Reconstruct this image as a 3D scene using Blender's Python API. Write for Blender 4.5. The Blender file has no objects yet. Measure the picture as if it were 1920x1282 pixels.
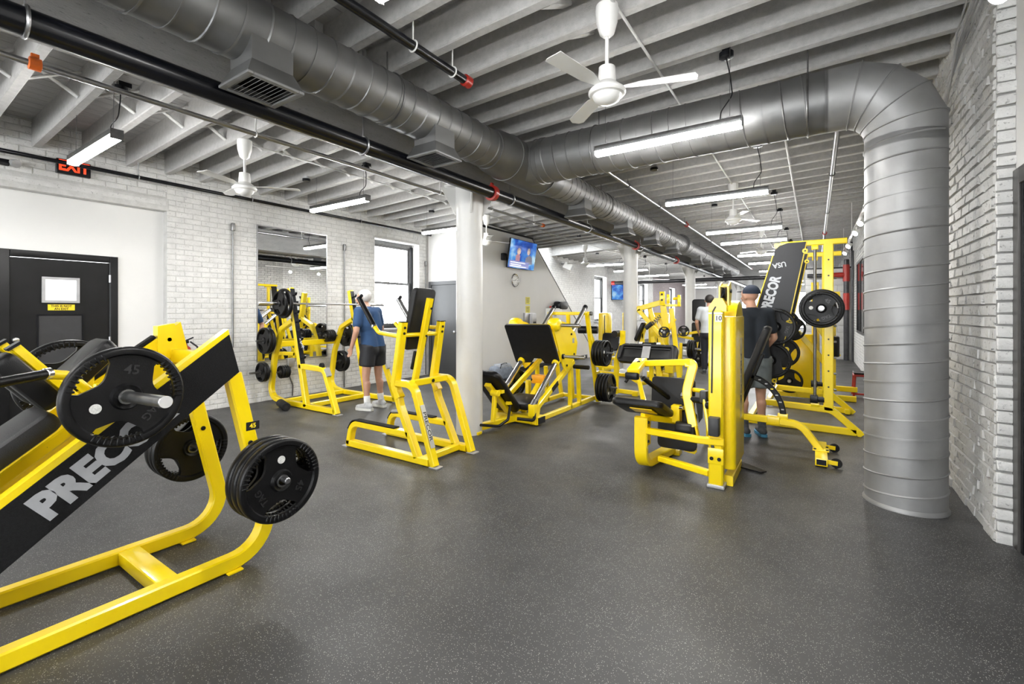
import bpy, bmesh, math, random
from mathutils import Vector, Matrix, Euler
from math import pi, sin, cos, radians, atan2, sqrt
random.seed(7)
SC = bpy.context.scene
COL = SC.collection

# ---------------------------------------------------------------- camera, world, exposure
cd = bpy.data.cameras.new('camera'); cam = bpy.data.objects.new('camera', cd); COL.objects.link(cam)
cd.sensor_width = 36.0; cd.sensor_fit = 'HORIZONTAL'
cd.lens = 36.0 * 855.0 / 1920.0
cd.shift_y = -57.0 / 1920.0
cd.clip_start = 0.05; cd.clip_end = 200
cam.location = (0, 0, 1.45)
cam.rotation_euler = (pi / 2, 0, math.atan(568 / 855.0))
SC.camera = cam
W = bpy.data.worlds.new('sky'); SC.world = W; W.use_nodes = True
bg = W.node_tree.nodes['Background']
bg.inputs[0].default_value = (0.93, 0.97, 1.0, 1); bg.inputs[1].default_value = 2.6
vs = SC.view_settings
vs.view_transform = 'Standard'; vs.look = 'None'; vs.gamma = 1.0; vs.use_curve_mapping = False
vs.exposure = 2.2
TUBE = 30.0        # radiance of the fluorescent diffusers
SPOT = 60.0

# ---------------------------------------------------------------- helpers
ORG = {}
def V(*a): return Vector(a[0]) if len(a) == 1 else Vector(a)

def fillet(pts, r, n=6):
    """round the corners of a polyline; r one number or one per inner corner"""
    pts = [V(p) for p in pts]; out = [pts[0]]
    for i in range(1, len(pts) - 1):
        rr = r if not isinstance(r, (list, tuple)) else r[i - 1]
        p, a, b = pts[i], pts[i - 1] - pts[i], pts[i + 1] - pts[i]
        la, lb = a.length, b.length
        if rr <= 1e-5: out.append(p); continue
        a.normalize(); b.normalize()
        ang = a.angle(b, pi)
        if ang > pi - 0.02: continue
        t = min(rr / math.tan(ang / 2), la * 0.49, lb * 0.49)
        rr = t * math.tan(ang / 2)
        c = p + (a + b).normalized() * (rr / sin(ang / 2))
        s, e = p + a * t - c, p + b * t - c
        th = s.angle(e)
        for k in range(n + 1):
            f = k / n
            out.append(c + (s * sin((1 - f) * th) + e * sin(f * th)) / sin(th))
    out.append(pts[-1])
    return out

class MB:
    def __init__(s): s.v = []; s.f = []
    def add(s, vs, fs):
        n = len(s.v); s.v += [V(p) for p in vs]; s.f += [tuple(i + n for i in f) for f in fs]; return s
    def box(s, x0, x1, y0, y1, z0, z1, c=0.0):
        return s.obox(((x0 + x1) / 2, (y0 + y1) / 2, (z0 + z1) / 2), (abs(x1 - x0) / 2, 0, 0), (0, abs(y1 - y0) / 2, 0), (0, 0, abs(z1 - z0) / 2), c)
    def obox(s, c, a, b, d, ch=0.0):
        c, a, b, d = V(c), V(a), V(b), V(d)
        if ch <= 0:
            vs = [c + a * i + b * j + d * k for k in (-1, 1) for j in (-1, 1) for i in (-1, 1)]
            return s.add(vs, [(0, 2, 3, 1), (4, 5, 7, 6), (0, 1, 5, 4), (2, 6, 7, 3), (0, 4, 6, 2), (1, 3, 7, 5)])
        return s.cushion(c, a, b, d, ch, 1, ch)
    def cushion(s, c, a, b, d, r, n=4, e=0.02, ne=2):
        """rounded slab: outline in a,b with corner radius r; edges along d rounded by e"""
        c, a, b, d = V(c), V(a), V(b), V(d)
        la, lb, ld = a.length, b.length, d.length
        ua, ub, ud = a / la, b / lb, d / ld
        r = min(r, la * .98, lb * .98); e = min(e, ld * .98, r)
        def ring(ins, z):
            rr = max(r - ins, 1e-4); o = []
            for q, (sx, sy) in enumerate(((1, 1), (-1, 1), (-1, -1), (1, -1))):
                cx, cy = sx * (la - r), sy * (lb - r)
                for k in range(n + 1):
                    t = pi / 2 * (q + k / n)
                    o.append(c + ua * (cx + rr * cos(t)) + ub * (cy + rr * sin(t)) + ud * z)
            return o
        layers = []
        for k in range(ne + 1):
            t = pi / 2 * k / ne; layers.append((e * (1 - sin(t)), -ld + e * (1 - cos(t))))
        for k in range(ne + 1):
            t = pi / 2 * (1 - k / ne); layers.append((e * (1 - sin(t)), ld - e * (1 - cos(t))))
        vs = []; m = 4 * (n + 1); fs = []
        for ins, z in layers: vs += ring(ins, z)
        L = len(layers)
        for l in range(L - 1):
            for i in range(m):
                j = (i + 1) % m; fs.append((l * m + i, l * m + j, (l + 1) * m + j, (l + 1) * m + i))
        fs.append(tuple(range(m))[::-1]); fs.append(tuple((L - 1) * m + i for i in range(m)))
        return s.add(vs, fs)
    def sweep(s, path, sec, side=None, caps=True, closed=False):
        """sec: list of (u, w): u along 'side', w along the in-plane normal"""
        path = [V(p) for p in path]; n = len(path); m = len(sec); vs = []
        if side is None:
            t = (path[1] - path[0]).normalized()
            side = t.orthogonal().normalized(); par = True
        else: side = V(side).normalized(); par = False
        for i, p in enumerate(path):
            if closed: t0, t1 = p - path[i - 1], path[(i + 1) % n] - p
            else:
                t0 = p - path[max(i - 1, 0)]; t1 = path[min(i + 1, n - 1)] - p
            if t0.length < 1e-9: t0 = t1
            if t1.length < 1e-9: t1 = t0
            t0 = t0.normalized(); t1 = t1.normalized(); t = (t0 + t1).normalized()
            if par: side = (side - t * side.dot(t)).normalized()
            nb = t.cross(side).normalized()
            k = max(t.dot(t0), 0.35)
            # mitre: stretch along the in-plane bisector
            bis = (t1 - t0)
            for u, w in sec:
                q = side * u + nb * w
                if bis.length > 1e-6:
                    bn = bis.normalized(); q = q + bn * (q.dot(bn) * (1 / k - 1))
                vs.append(p + q)
        fs = []
        for i in range(n if closed else n - 1):
            for j in range(m):
                a, b = i * m, ((i + 1) % n) * m; jj = (j + 1) % m
                fs.append((a + j, a + jj, b + jj, b + j))
        if caps and not closed:
            fs.append(tuple(range(m))[::-1]); fs.append(tuple((n - 1) * m + j for j in range(m)))
        return s.add(vs, fs)
    def bar(s, path, w, h, side, r=0.0, n=6, ch=0.008):
        """rectangular steel tube: w along side, h across; corners of the path rounded by r"""
        p = fillet(path, r, n) if r else path
        a, b = w / 2, h / 2; c = min(ch, a * .6, b * .6)
        sec = [(a, -b + c), (a, b - c), (a - c, b), (-a + c, b), (-a, b - c), (-a, -b + c), (-a + c, -b), (a - c, -b)]
        return s.sweep(p, sec, side)
    def tube(s, path, r, n=12, fr=0.0, fn=6, caps=True, closed=False):
        p = fillet(path, fr, fn) if fr else path
        return s.sweep(p, [(r * cos(2 * pi * k / n), r * sin(2 * pi * k / n)) for k in range(n)], None, caps, closed)
    def lathe(s, prof, o=(0, 0, 0), axis=(0, 0, 1), n=20, capa=True, capb=True):
        o, ax = V(o), V(axis).normalized(); u = ax.orthogonal().normalized(); w = ax.cross(u); vs = []; fs = []; m = len(prof)
        for r, h in prof:
            for k in range(n):
                t = 2 * pi * k / n; vs.append(o + ax * h + (u * cos(t) + w * sin(t)) * max(r, 1e-4))
        for i in range(m - 1):
            for k in range(n):
                j = (k + 1) % n; fs.append((i * n + k, i * n + j, (i + 1) * n + j, (i + 1) * n + k))
        if capa: fs.append(tuple(range(n))[::-1])
        if capb: fs.append(tuple((m - 1) * n + k for k in range(n)))
        return s.add(vs, fs)
    def cyl(s, a, b, r, n=16, r2=None):
        a, b = V(a), V(b); L = (b - a).length; r2 = r if r2 is None else r2; e = min(.004, r * .25, L * .2)
        return s.lathe([(r - e, 0), (r, e), (r2, L - e), (r2 - e, L)], a, b - a, n)
    def prism(s, pts, t):
        pts = [V(p) for p in pts]; t = V(t); n = len(pts)
        fs = [tuple(range(n))[::-1], tuple(range(n, 2 * n))] + [(i, (i + 1) % n, n + (i + 1) % n, n + i) for i in range(n)]
        return s.add(pts + [p + t for p in pts], fs)
    def ball(s, c, r, n=14, m=8):
        c = V(c); r = V(r) if not isinstance(r, (int, float)) else V(r, r, r); vs = []; fs = []
        for i in range(m + 1):
            t = pi * i / m
            for k in range(n):
                p = 2 * pi * k / n; st = max(sin(t), 1e-3)
                vs.append(c + V(r.x * st * cos(p), r.y * st * sin(p), r.z * cos(t)))
        for i in range(m):
            for k in range(n):
                j = (k + 1) % n; fs.append((i * n + k, (i + 1) * n + k, (i + 1) * n + j, i * n + j))
        return s.add(vs, fs)
    def mesh(s, name, org=(0, 0, 0), sharp=35):
        o = V(org); me = bpy.data.meshes.new(name)
        me.from_pydata([p - o for p in s.v], [], s.f)
        bm = bmesh.new(); bm.from_mesh(me); bmesh.ops.recalc_face_normals(bm, faces=bm.faces); bm.to_mesh(me); bm.free()
        me.shade_smooth(); me.set_sharp_from_angle(angle=radians(sharp))
        return me

def link(o, parent=None):
    COL.objects.link(o)
    if parent is not None: o.parent = parent
    return o
def tag(o, label=None, cat=None, group=None, kind=None):
    if label: o['label'] = label
    if cat: o['category'] = cat
    if group: o['group'] = group
    if kind: o['kind'] = kind
    return o
def thing(name, label, cat, loc=(0, 0, 0), group=None):
    o = bpy.data.objects.new(name, None); o.empty_display_size = .1
    o.location = loc; link(o); ORG[o.name] = V(loc); return tag(o, label, cat, group)
def root(o):
    while o.parent is not None: o = o.parent
    return o
def part(name, mb, mat, parent, label=None, kind=None, sharp=35):
    og = ORG.get(root(parent).name, V(0, 0, 0))
    me = mb.mesh(name, og, sharp) if isinstance(mb, MB) else mb
    me.materials.clear(); me.materials.append(mat)
    o = bpy.data.objects.new(name, me); link(o, parent)
    if label: o['label'] = label
    if kind: o['kind'] = kind
    return o
def solo(name, mb, mat, label, cat, group=None, org=None, kind=None, sharp=35):
    if org is None:
        xs = [p.x for p in mb.v]; ys = [p.y for p in mb.v]; zs = [p.z for p in mb.v]
        org = ((min(xs) + max(xs)) / 2, (min(ys) + max(ys)) / 2, min(zs))
    me = mb.mesh(name, org, sharp); me.materials.append(mat)
    o = bpy.data.objects.new(name, me); o.location = org; link(o); ORG[o.name] = V(org)
    return tag(o, label, cat, group, kind)
def struct(name, mb, mat, sharp=35):
    me = mb.mesh(name, (0, 0, 0), sharp); me.materials.append(mat)
    o = bpy.data.objects.new(name, me); link(o); ORG[o.name] = V(0, 0, 0); o['kind'] = 'structure'; return o
def kids(o): return [c for c in list(o.children)]
def dup(o, loc, rot=None, label=None, group=None):
    def cp(x, par):
        c = x.copy(); COL.objects.link(c)
        if par is not None: c.parent = par
        for k in kids(x): cp(k, c)
        return c
    r = cp(o, None); r.location = loc
    if rot is not None: r.rotation_euler = rot
    if label: r['label'] = label
    if group: r['group'] = group
    return r
def text_mesh(body, size, depth=0.0, bold=0.0, align='CENTER', name='lettering', sx=1.0):
    cu = bpy.data.curves.new(name, 'FONT'); cu.body = body; cu.size = size; cu.extrude = depth; cu.offset = bold
    cu.align_x = align; cu.align_y = 'CENTER'; cu.resolution_u = 3
    t = bpy.data.objects.new('tmp_text', cu); COL.objects.link(t)
    dg = bpy.context.evaluated_depsgraph_get(); me = bpy.data.meshes.new_from_object(t.evaluated_get(dg))
    bpy.data.objects.remove(t); bpy.data.curves.remove(cu); me.name = name
    if sx != 1: me.transform(Matrix.Diagonal((sx, 1, 1, 1)))
    return me
def text_on(body, size, pos, xdir, ydir, mat, parent, depth=0.001, bold=0.0, name='lettering', align='CENTER', sx=1.0):
    """flat lettering at world pos, reading along xdir, its top towards ydir"""
    me = text_mesh(body, size, depth, bold, align, name, sx)
    x, y = V(xdir).normalized(), V(ydir).normalized(); z = x.cross(y)
    M = Matrix(((x.x, y.x, z.x, 0), (x.y, y.y, z.y, 0), (x.z, y.z, z.z, 0), (0, 0, 0, 1)))
    me.transform(Matrix.Translation(V(pos) - ORG.get(root(parent).name, V(0, 0, 0))) @ M)
    me.materials.clear(); me.materials.append(mat)
    o = bpy.data.objects.new(name, me); return link(o, parent)

# ---------------------------------------------------------------- materials
def nodes(name):
    m = bpy.data.materials.new(name); m.use_nodes = True; nt = m.node_tree
    return m, nt, nt.nodes['Principled BSDF']
def coords(nt, kind='Object'):
    t = nt.nodes.new('ShaderNodeTexCoord'); return t.outputs[kind]
def noise(nt, vec, scale, detail=4, rough=.55, stretch=None):
    if stretch:
        mp = nt.nodes.new('ShaderNodeMapping'); mp.inputs['Scale'].default_value = stretch; nt.links.new(vec, mp.inputs[0]); vec = mp.outputs[0]
    n = nt.nodes.new('ShaderNodeTexNoise'); n.inputs['Scale'].default_value = scale; n.inputs['Detail'].default_value = detail; n.inputs['Roughness'].default_value = rough
    nt.links.new(vec, n.inputs['Vector']); return n.outputs['Fac']
def ramp(nt, fac, stops):
    r = nt.nodes.new('ShaderNodeValToRGB'); e = r.color_ramp.elements
    while len(e) < len(stops): e.new(.5)
    for el, (p, c) in zip(e, stops):
        el.position = p; el.color = (c, c, c, 1) if isinstance(c, (int, float)) else (*c, 1)
    nt.links.new(fac, r.inputs[0]); return r.outputs[0]
def bump(nt, b, h, strength=.2, dist=.01):
    n = nt.nodes.new('ShaderNodeBump'); n.inputs['Strength'].default_value = strength; n.inputs['Distance'].default_value = dist
    nt.links.new(h, n.inputs['Height']); nt.links.new(n.outputs[0], b.inputs['Normal'])
def M(name, col, rough=.5, metal=0.0, var=.08, scale=6, bmp=0.0, bscale=60, coat=0.0, stretch=None, rvar=0.0, spec=None):
    m, nt, b = nodes(name); c = coords(nt)
    f = noise(nt, c, scale, 5, .6, stretch)
    lo = tuple(x * (1 - var) for x in col); hi = tuple(min(1, x * (1 + var)) for x in col)
    nt.links.new(ramp(nt, f, [(.3, lo), (.7, hi)]), b.inputs['Base Color'])
    b.inputs['Metallic'].default_value = metal; b.inputs['Roughness'].default_value = rough
    if rvar: nt.links.new(ramp(nt, noise(nt, c, scale * 1.7, 4), [(.3, max(rough - rvar, .02)), (.7, rough + rvar)]), b.inputs['Roughness'])
    if coat: b.inputs['Coat Weight'].default_value = coat; b.inputs['Coat Roughness'].default_value = .12
    if spec is not None: b.inputs['Specular IOR Level'].default_value = spec
    if bmp: bump(nt, b, noise(nt, c, bscale, 3, .6, stretch), bmp, .004)
    return m
def EM(name, col, s, base=.8):
    m, nt, b = nodes(name); b.inputs['Base Color'].default_value = (base, base * .1 if base < .5 else base, base * .1 if base < .5 else base, 1); b.inputs['Emission Color'].default_value = (*col, 1); b.inputs['Emission Strength'].default_value = s
    return m

def yellow_paint():
    m, nt, b = nodes('yellow_powder_coat'); c = coords(nt)
    base = ramp(nt, noise(nt, c, 3, 3), [(.3, (.90, .645, .002)), (.7, (.95, .715, .004))])
    chips = ramp(nt, noise(nt, c, 34, 6, .7), [(.715, 0.0), (.73, 1.0)])
    mx = nt.nodes.new('ShaderNodeMix'); mx.data_type = 'RGBA'; mx.inputs[7].default_value = (.10, .075, .03, 1)
    nt.links.new(chips, mx.inputs[0]); nt.links.new(base, mx.inputs[6]); nt.links.new(mx.outputs[2], b.inputs['Base Color'])
    b.inputs['Roughness'].default_value = .28; b.inputs['Coat Weight'].default_value = .35; b.inputs['Coat Roughness'].default_value = .12
    bump(nt, b, noise(nt, c, 260, 2), .04, .002); return m
def floor_rubber():
    m, nt, b = nodes('black_rubber_flooring'); c = coords(nt)
    base = ramp(nt, noise(nt, c, 1.3, 6, .62), [(.3, (.035, .035, .0355)), (.7, (.056, .056, .0555))])
    cols = []
    for sc, thr, rad in ((150, .84, .30), (230, .87, .34)):
        v = nt.nodes.new('ShaderNodeTexVoronoi'); v.inputs['Scale'].default_value = sc; nt.links.new(c, v.inputs['Vector'])
        near = nt.nodes.new('ShaderNodeMath'); near.operation = 'LESS_THAN'; near.inputs[1].default_value = rad; nt.links.new(v.outputs['Distance'], near.inputs[0])
        sep = nt.nodes.new('ShaderNodeSeparateColor'); nt.links.new(v.outputs['Color'], sep.inputs[0])
        sel = nt.nodes.new('ShaderNodeMath'); sel.operation = 'GREATER_THAN'; sel.inputs[1].default_value = thr; nt.links.new(sep.outputs[0], sel.inputs[0])
        mu = nt.nodes.new('ShaderNodeMath'); mu.operation = 'MULTIPLY'; nt.links.new(near.outputs[0], mu.inputs[0]); nt.links.new(sel.outputs[0], mu.inputs[1]); cols.append(mu.outputs[0])
    mxx = nt.nodes.new('ShaderNodeMath'); mxx.operation = 'MAXIMUM'; nt.links.new(cols[0], mxx.inputs[0]); nt.links.new(cols[1], mxx.inputs[1])
    mx = nt.nodes.new('ShaderNodeMix'); mx.data_type = 'RGBA'; mx.inputs[7].default_value = (.30, .295, .28, 1)
    nt.links.new(mxx.outputs[0], mx.inputs[0]); nt.links.new(base, mx.inputs[6]); nt.links.new(mx.outputs[2], b.inputs['Base Color'])
    nt.links.new(ramp(nt, noise(nt, c, 2.2, 5), [(.3, .40), (.7, .56)]), b.inputs['Roughness'])
    b.inputs['Specular IOR Level'].default_value = .5
    bump(nt, b, noise(nt, c, 190, 3), .22, .004); return m
def painted(name, col, dirt=.5, scale=5, bmp=.35, bscale=55, rough=.6, stretch=None, lo=.30):
    m, nt, b = nodes(name); c = nt.nodes.new('ShaderNodeNewGeometry').outputs['Position']
    base = ramp(nt, noise(nt, c, scale, 6, .6, stretch), [(.25, tuple(x * .80 for x in col)), (.65, col)])
    spots = ramp(nt, noise(nt, c, scale * 6, 7, .72, stretch), [(lo, 1.0 - dirt), (lo + .09, 1.0)])
    mx = nt.nodes.new('ShaderNodeMix'); mx.data_type = 'RGBA'; mx.blend_type = 'MULTIPLY'; mx.inputs[0].default_value = 1
    nt.links.new(base, mx.inputs[6]); nt.links.new(spots, mx.inputs[7]); nt.links.new(mx.outputs[2], b.inputs['Base Color'])
    b.inputs['Roughness'].default_value = rough
    bump(nt, b, noise(nt, c, bscale, 6, .65, stretch), bmp, .008); return m
def galvanised(name='galvanised_steel', col=.22, ro=.5, me=.8):
    m, nt, b = nodes(name); c = coords(nt)
    nt.links.new(ramp(nt, noise(nt, c, 4.5, 6, .6), [(.3, col * .82), (.7, col * 1.1)]), b.inputs['Base Color'])
    nt.links.new(ramp(nt, noise(nt, c, 9, 5), [(.3, ro - .08), (.7, ro + .08)]), b.inputs['Roughness'])
    b.inputs['Metallic'].default_value = me; return m
YEL = yellow_paint()
YPLAIN = M('yellow_shroud_paint', (.92, .66, .004), .25, 0, .03, 2, .03, 200, .3)
BLKPAD = M('black_vinyl', (.005, .005, .0055), .38, 0, .3, 8, .25, 240, spec=.3)
GREYPAD = M('charcoal_vinyl', (.014, .014, .015), .5, 0, .2, 8, .25, 240, spec=.3)
RUB = M('black_rubber', (.0045, .0045, .005), .36, 0, .25, 14, .25, 130, spec=.28)
RUBG = M('worn_black_rubber', (.009, .009, .0095), .55, 0, .25, 14, .3, 130, spec=.25)
TAPE = M('black_grit_tape', (.0065, .0065, .007), .8, 0, .4, 120, .9, 330, spec=.25)
BLK = M('black_powder_coat', (.005, .0055, .0075), .33, 0, .2, 9, .1, 140, spec=.3)
BLKPIPE = M('black_enamel_pipe', (.003, .0035, .006), .27, 0, .3, 5, .08, 30)
DKPIPE = M('dark_steel_pipe', (.06, .06, .065), .38, .6, .3, 9, .1, 40)
CHROME = M('chrome', (.80, .80, .81), .2, 1.0, .05, 12)
STEEL = M('brushed_steel', (.42, .42, .43), .33, 1.0, .12, 30, .06, 90, 0, (1, 1, 8))
DSTEEL = M('dull_steel', (.20, .20, .20), .42, 1.0, .2, 20, .05, 90)
GALV = galvanised()
GALVL = galvanised('galvanised_riser_steel', .34, .56, .6)
WBRICK = painted('white_painted_brick', (.75, .745, .73), .55, 7, .8, 60, .55, None, .33)
RBRICK = painted('greyed_painted_brick', (.56, .555, .54), .75, 5, .8, 48, .6, None, .345)  # base tone lowered for the shade on this wall; spots are dirt
MORTAR = painted('painted_mortar', (.58, .575, .56), .6, 8, .9, 70, .75)
FBRICK = painted('mauve_brick', (.42, .35, .36), .5, 8, .8, 60, .7)
DRY = M('white_wall_paint', (.74, .735, .72), .5, 0, .02, 2, .06, 120)
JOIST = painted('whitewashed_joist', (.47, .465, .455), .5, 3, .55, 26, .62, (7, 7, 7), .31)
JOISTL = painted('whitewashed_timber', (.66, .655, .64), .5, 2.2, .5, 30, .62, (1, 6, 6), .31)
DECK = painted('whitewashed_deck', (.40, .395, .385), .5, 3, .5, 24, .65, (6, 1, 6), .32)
WHITE = M('white_enamel', (.80, .80, .785), .3, 0, .03, 5)
COLP = M('white_column_paint', (.63, .625, .61), .34, 0, .04, 4, .25, 18)
DOORB = M('black_door_paint', (.0075, .0075, .008), .42, 0, .3, 4, .15, 25, spec=.3)
DOORG = M('grey_door_paint', (.048, .050, .053), .4, 0, .08, 3, .1, 30)
RED = M('red_enamel', (.36, .02, .012), .35, 0, .15, 8)
ORANGE = M('orange_enamel', (.80, .16, .02), .4, 0, .2, 12)
AMBER = M('amber_paint', (.86, .36, .01), .35, 0, .1, 6)
SILVER = M('silver_print', (.42, .43, .45), .45, .3, .06, 20)
SIGNY = M('yellow_sign', (.86, .66, .02), .45, 0, .04, 6)
INK = M('black_ink', (.008, .008, .008), .5, 0, .05, 6)
PAPER = M('yellow_notice', (.80, .72, .12), .6, 0, .06, 10)
GREYPL = M('grey_plastic', (.035, .035, .037), .5, 0, .1, 8)
LTGREY = M('light_grey_metal', (.45, .45, .46), .4, .3, .1, 8)
TUBEM = EM('fluorescent_diffuser', (1.0, .985, .96), TUBE)
SPOTM = EM('spot_lens', (1.0, .96, .90), SPOT)
VENTG = M('grey_vent_metal', (.22, .22, .22), .5, .3, .1, 8)
CONDW = M('dulled_white_conduit', (.55, .55, .54), .5, 0, .05, 8)
def glass():
    m, nt, b = nodes('window_glass'); out = nt.nodes['Material Output']
    tr = nt.nodes.new('ShaderNodeBsdfTransparent'); gl = nt.nodes.new('ShaderNodeBsdfGlossy'); gl.inputs['Roughness'].default_value = .02
    fr = nt.nodes.new('ShaderNodeFresnel'); fr.inputs[0].default_value = 1.45
    mx = nt.nodes.new('ShaderNodeMixShader'); ge = nt.nodes.new('ShaderNodeNewGeometry'); mu = nt.nodes.new('ShaderNodeMath'); mu.operation = 'SUBTRACT'; mu.use_clamp = True; nt.links.new(fr.outputs[0], mu.inputs[0]); nt.links.new(ge.outputs['Backfacing'], mu.inputs[1]); nt.links.new(mu.outputs[0], mx.inputs[0]); nt.links.new(tr.outputs[0], mx.inputs[1]); nt.links.new(gl.outputs[0], mx.inputs[2])
    nt.links.new(mx.outputs[0], out.inputs[0]); return m
GLASS = glass()
DKGLASS = M('dark_glass', (.02, .022, .025), .06, 0, .1, 3)
MIRROR = M('mirror_silvering', (.86, .87, .87), .01, 1.0, .0, 3)

# ---------------------------------------------------------------- the room
XL, XR, YB, YF = -7.43, 0.95, -5.0, 33.0
def zj(x): return 3.33 + (x + 7.45) * 0.0345          # underside of the joists: the roof falls to the left
JH = .30
fl = struct('floor', MB().box(-8.2, 1.6, YB - .3, YF + .4, -.2, 0), floor_rubber())

def wall_with_holes(name, mat, x0, x1, y0, y1, z0, z1, holes):
    """a wall along Y with rectangular openings (y0, y1, z0, z1)"""
    mb = MB(); ys = y0
    for a, b, c, d in sorted(holes):
        mb.box(x0, x1, ys, a, z0, z1); mb.box(x0, x1, a, b, z0, c); mb.box(x0, x1, a, b, d, z1); ys = b
    mb.box(x0, x1, ys, y1, z0, z1)
    return struct(name, mb, mat)
WIN = [(6.15, 7.40, 1.10, 2.95), (17.20, 18.50, 1.05, 2.92), (22.95, 24.25, 1.05, 2.92), (28.6, 29.9, 1.05, 2.92)]
wl = wall_with_holes('wall_left', MORTAR, XL - .42, XL, 2.6, YF, 0, 3.72, WIN)
ORG['wall_left'] = V(0, 0, 0)
def brick_mb(cx, cy, cz, lx, ly, lz, rnd):
    """one brick with worn, uneven edges: 8 jittered corners, chamfered face"""
    j = lambda s: rnd.uniform(-s, s)
    return lx, ly, lz
def brickwork(wall, x, sgn, y0, y1, z0, z1, holes, mat, near, nmax, lb=.205, hb=.066, joint=.009, proud=.007, seed=3, jit=1.0):
    """bricks on the face at x that looks along sgn; the nmax nearest to 'near' become parts, the rest one stuff part"""
    rnd = random.Random(seed); cells = []; row = 0; z = z0
    while z < z1 - .02:
        h = min(hb, z1 - z); y = y0 - (.5 * (lb + joint) if row % 2 else 0)
        while y < y1:
            a, b = max(y, y0), min(y + lb, y1)
            segs = [(a, b)] if b - a > .03 else []
            for (ha, hb_, hc, hd) in holes:
                nx = []
                for (p, q) in segs:
                    if z + h < hc or z > hd or q < ha or p > hb_: nx.append((p, q)); continue
                    if p < ha - .03: nx.append((p, ha - .004))
                    if q > hb_ + .03: nx.append((hb_ + .004, q))
                segs = nx
            for p, q in segs: cells.append((p, q, z, z + h))
            y += lb + joint
        z += hb + joint; row += 1
    cells.sort(key=lambda c: (c[0] - near[0]) ** 2 + ((c[2] - near[1]) * 1.0) ** 2)
    shapes = []
    for k in range(6):                                   # six worn shapes, shared
        mb = MB(); r = rnd
        d = proud; e = .006
        def q(y, zz, xx): return (xx * sgn, y, zz)
        out = [(-.5, -.5), (.5, -.5), (.5, .5), (-.5, .5)]
        vs = [q(a, b, 0) for a, b in out]
        vs += [q(a * (1 - .05) + r.uniform(-.012, .012) * jit, b * (1 - .14) + r.uniform(-.03, .03) * jit, 1 + r.uniform(-.3, .3) * jit) for a, b in out]
        mb.add(vs, [(4, 5, 6, 7), (0, 1, 5, 4), (1, 2, 6, 5), (2, 3, 7, 6), (3, 0, 4, 7)])
        me = mb.mesh('brick', (0, 0, 0), 20); me.materials.append(mat); shapes.append(me)
    rest = MB()
    for i, (p, q_, za, zb) in enumerate(cells):
        sc = (proud * rnd.uniform(.55, 1.5), q_ - p, zb - za); loc = (x, (p + q_) / 2, (za + zb) / 2); me = shapes[rnd.randrange(6)]
        if i < nmax:
            o = bpy.data.objects.new('brick', me); o.location = loc; o.scale = sc; link(o, wall)
        else:
            vs = [V(v.co.x * sc[0], v.co.y * sc[1], v.co.z * sc[2]) + V(loc) for v in me.vertices]
            rest.add(vs, [tuple(pl.vertices) for pl in me.polygons])
    if rest.v: part('brickwork', rest, mat, wall, kind='stuff', sharp=20)
WINM = [(a - .0, b + .0, c - .0, d + .0) for a, b, c, d in WIN]
brickwork(wl, XL, 1, 2.6, 9.6, 0.0, 3.66, WINM[:1] + [(7.62, 9.6, -1, 9)], WBRICK, (3.6, 2.3), 300, seed=5, proud=.004)
def brickstuff(wall, x, sgn, y0, y1, z0, z1, holes, mat, seed): brickwork(wall, x, sgn, y0, y1, z0, z1, holes, mat, (0, 0), 0, seed=seed)
brickstuff(wl, XL, 1, 9.6, 25.2, 0.0, 3.66, WINM[1:3], WBRICK, 8)
brickstuff(wl, XL, 1, 25.2, YF, 0.0, 3.66, WINM[3:], FBRICK, 9)
# plastered recess with the door, and the brick lintel over it
dw = MB()
dw.box(-7.95, -7.55, YB, 1.06, 0, 2.86); dw.box(-7.95, -7.55, 2.10, 2.62, 0, 2.86); dw.box(-7.95, -7.55, 1.06, 2.10, 2.15, 2.86)
wd = struct('wall_left_recess', dw, DRY)
wu = struct('wall_left_upper', MB().box(-7.85, XL, YB, 2.6, 2.83, 3.72), MORTAR)
brickwork(wu, XL, 1, YB + 4.6, 2.6, 3.02, 3.66, [], WBRICK, (1.6, 3.2), 110, seed=12)
struct('trim_1', MB().box(-7.6, XL + .012, YB, 2.62, 2.83, 2.995, .008), JOISTL)
part('steel_plate', MB().box(XL, XL + .018, -.4, 2.58, 2.90, 2.955), WBRICK, wu)
# segmental arches above the windows: soldier bricks
for wi, (a, b, c, d) in enumerate(WIN[:2]):
    m_ = (a + b) / 2; R = 1.55; n = 11
    for k in range(n):
        t = (k - (n - 1) / 2) * .085
        cy, cz = m_ + R * sin(t), d + .02 + R * (cos(t) - cos(.46))
        part('arch_brick', MB().obox((XL + .004, cy, cz + .10), (.008, 0, 0), (0, .058 * cos(t), -.058 * sin(t)), (0, .10 * sin(t), .10 * cos(t)), .003), WBRICK, wl)

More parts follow.
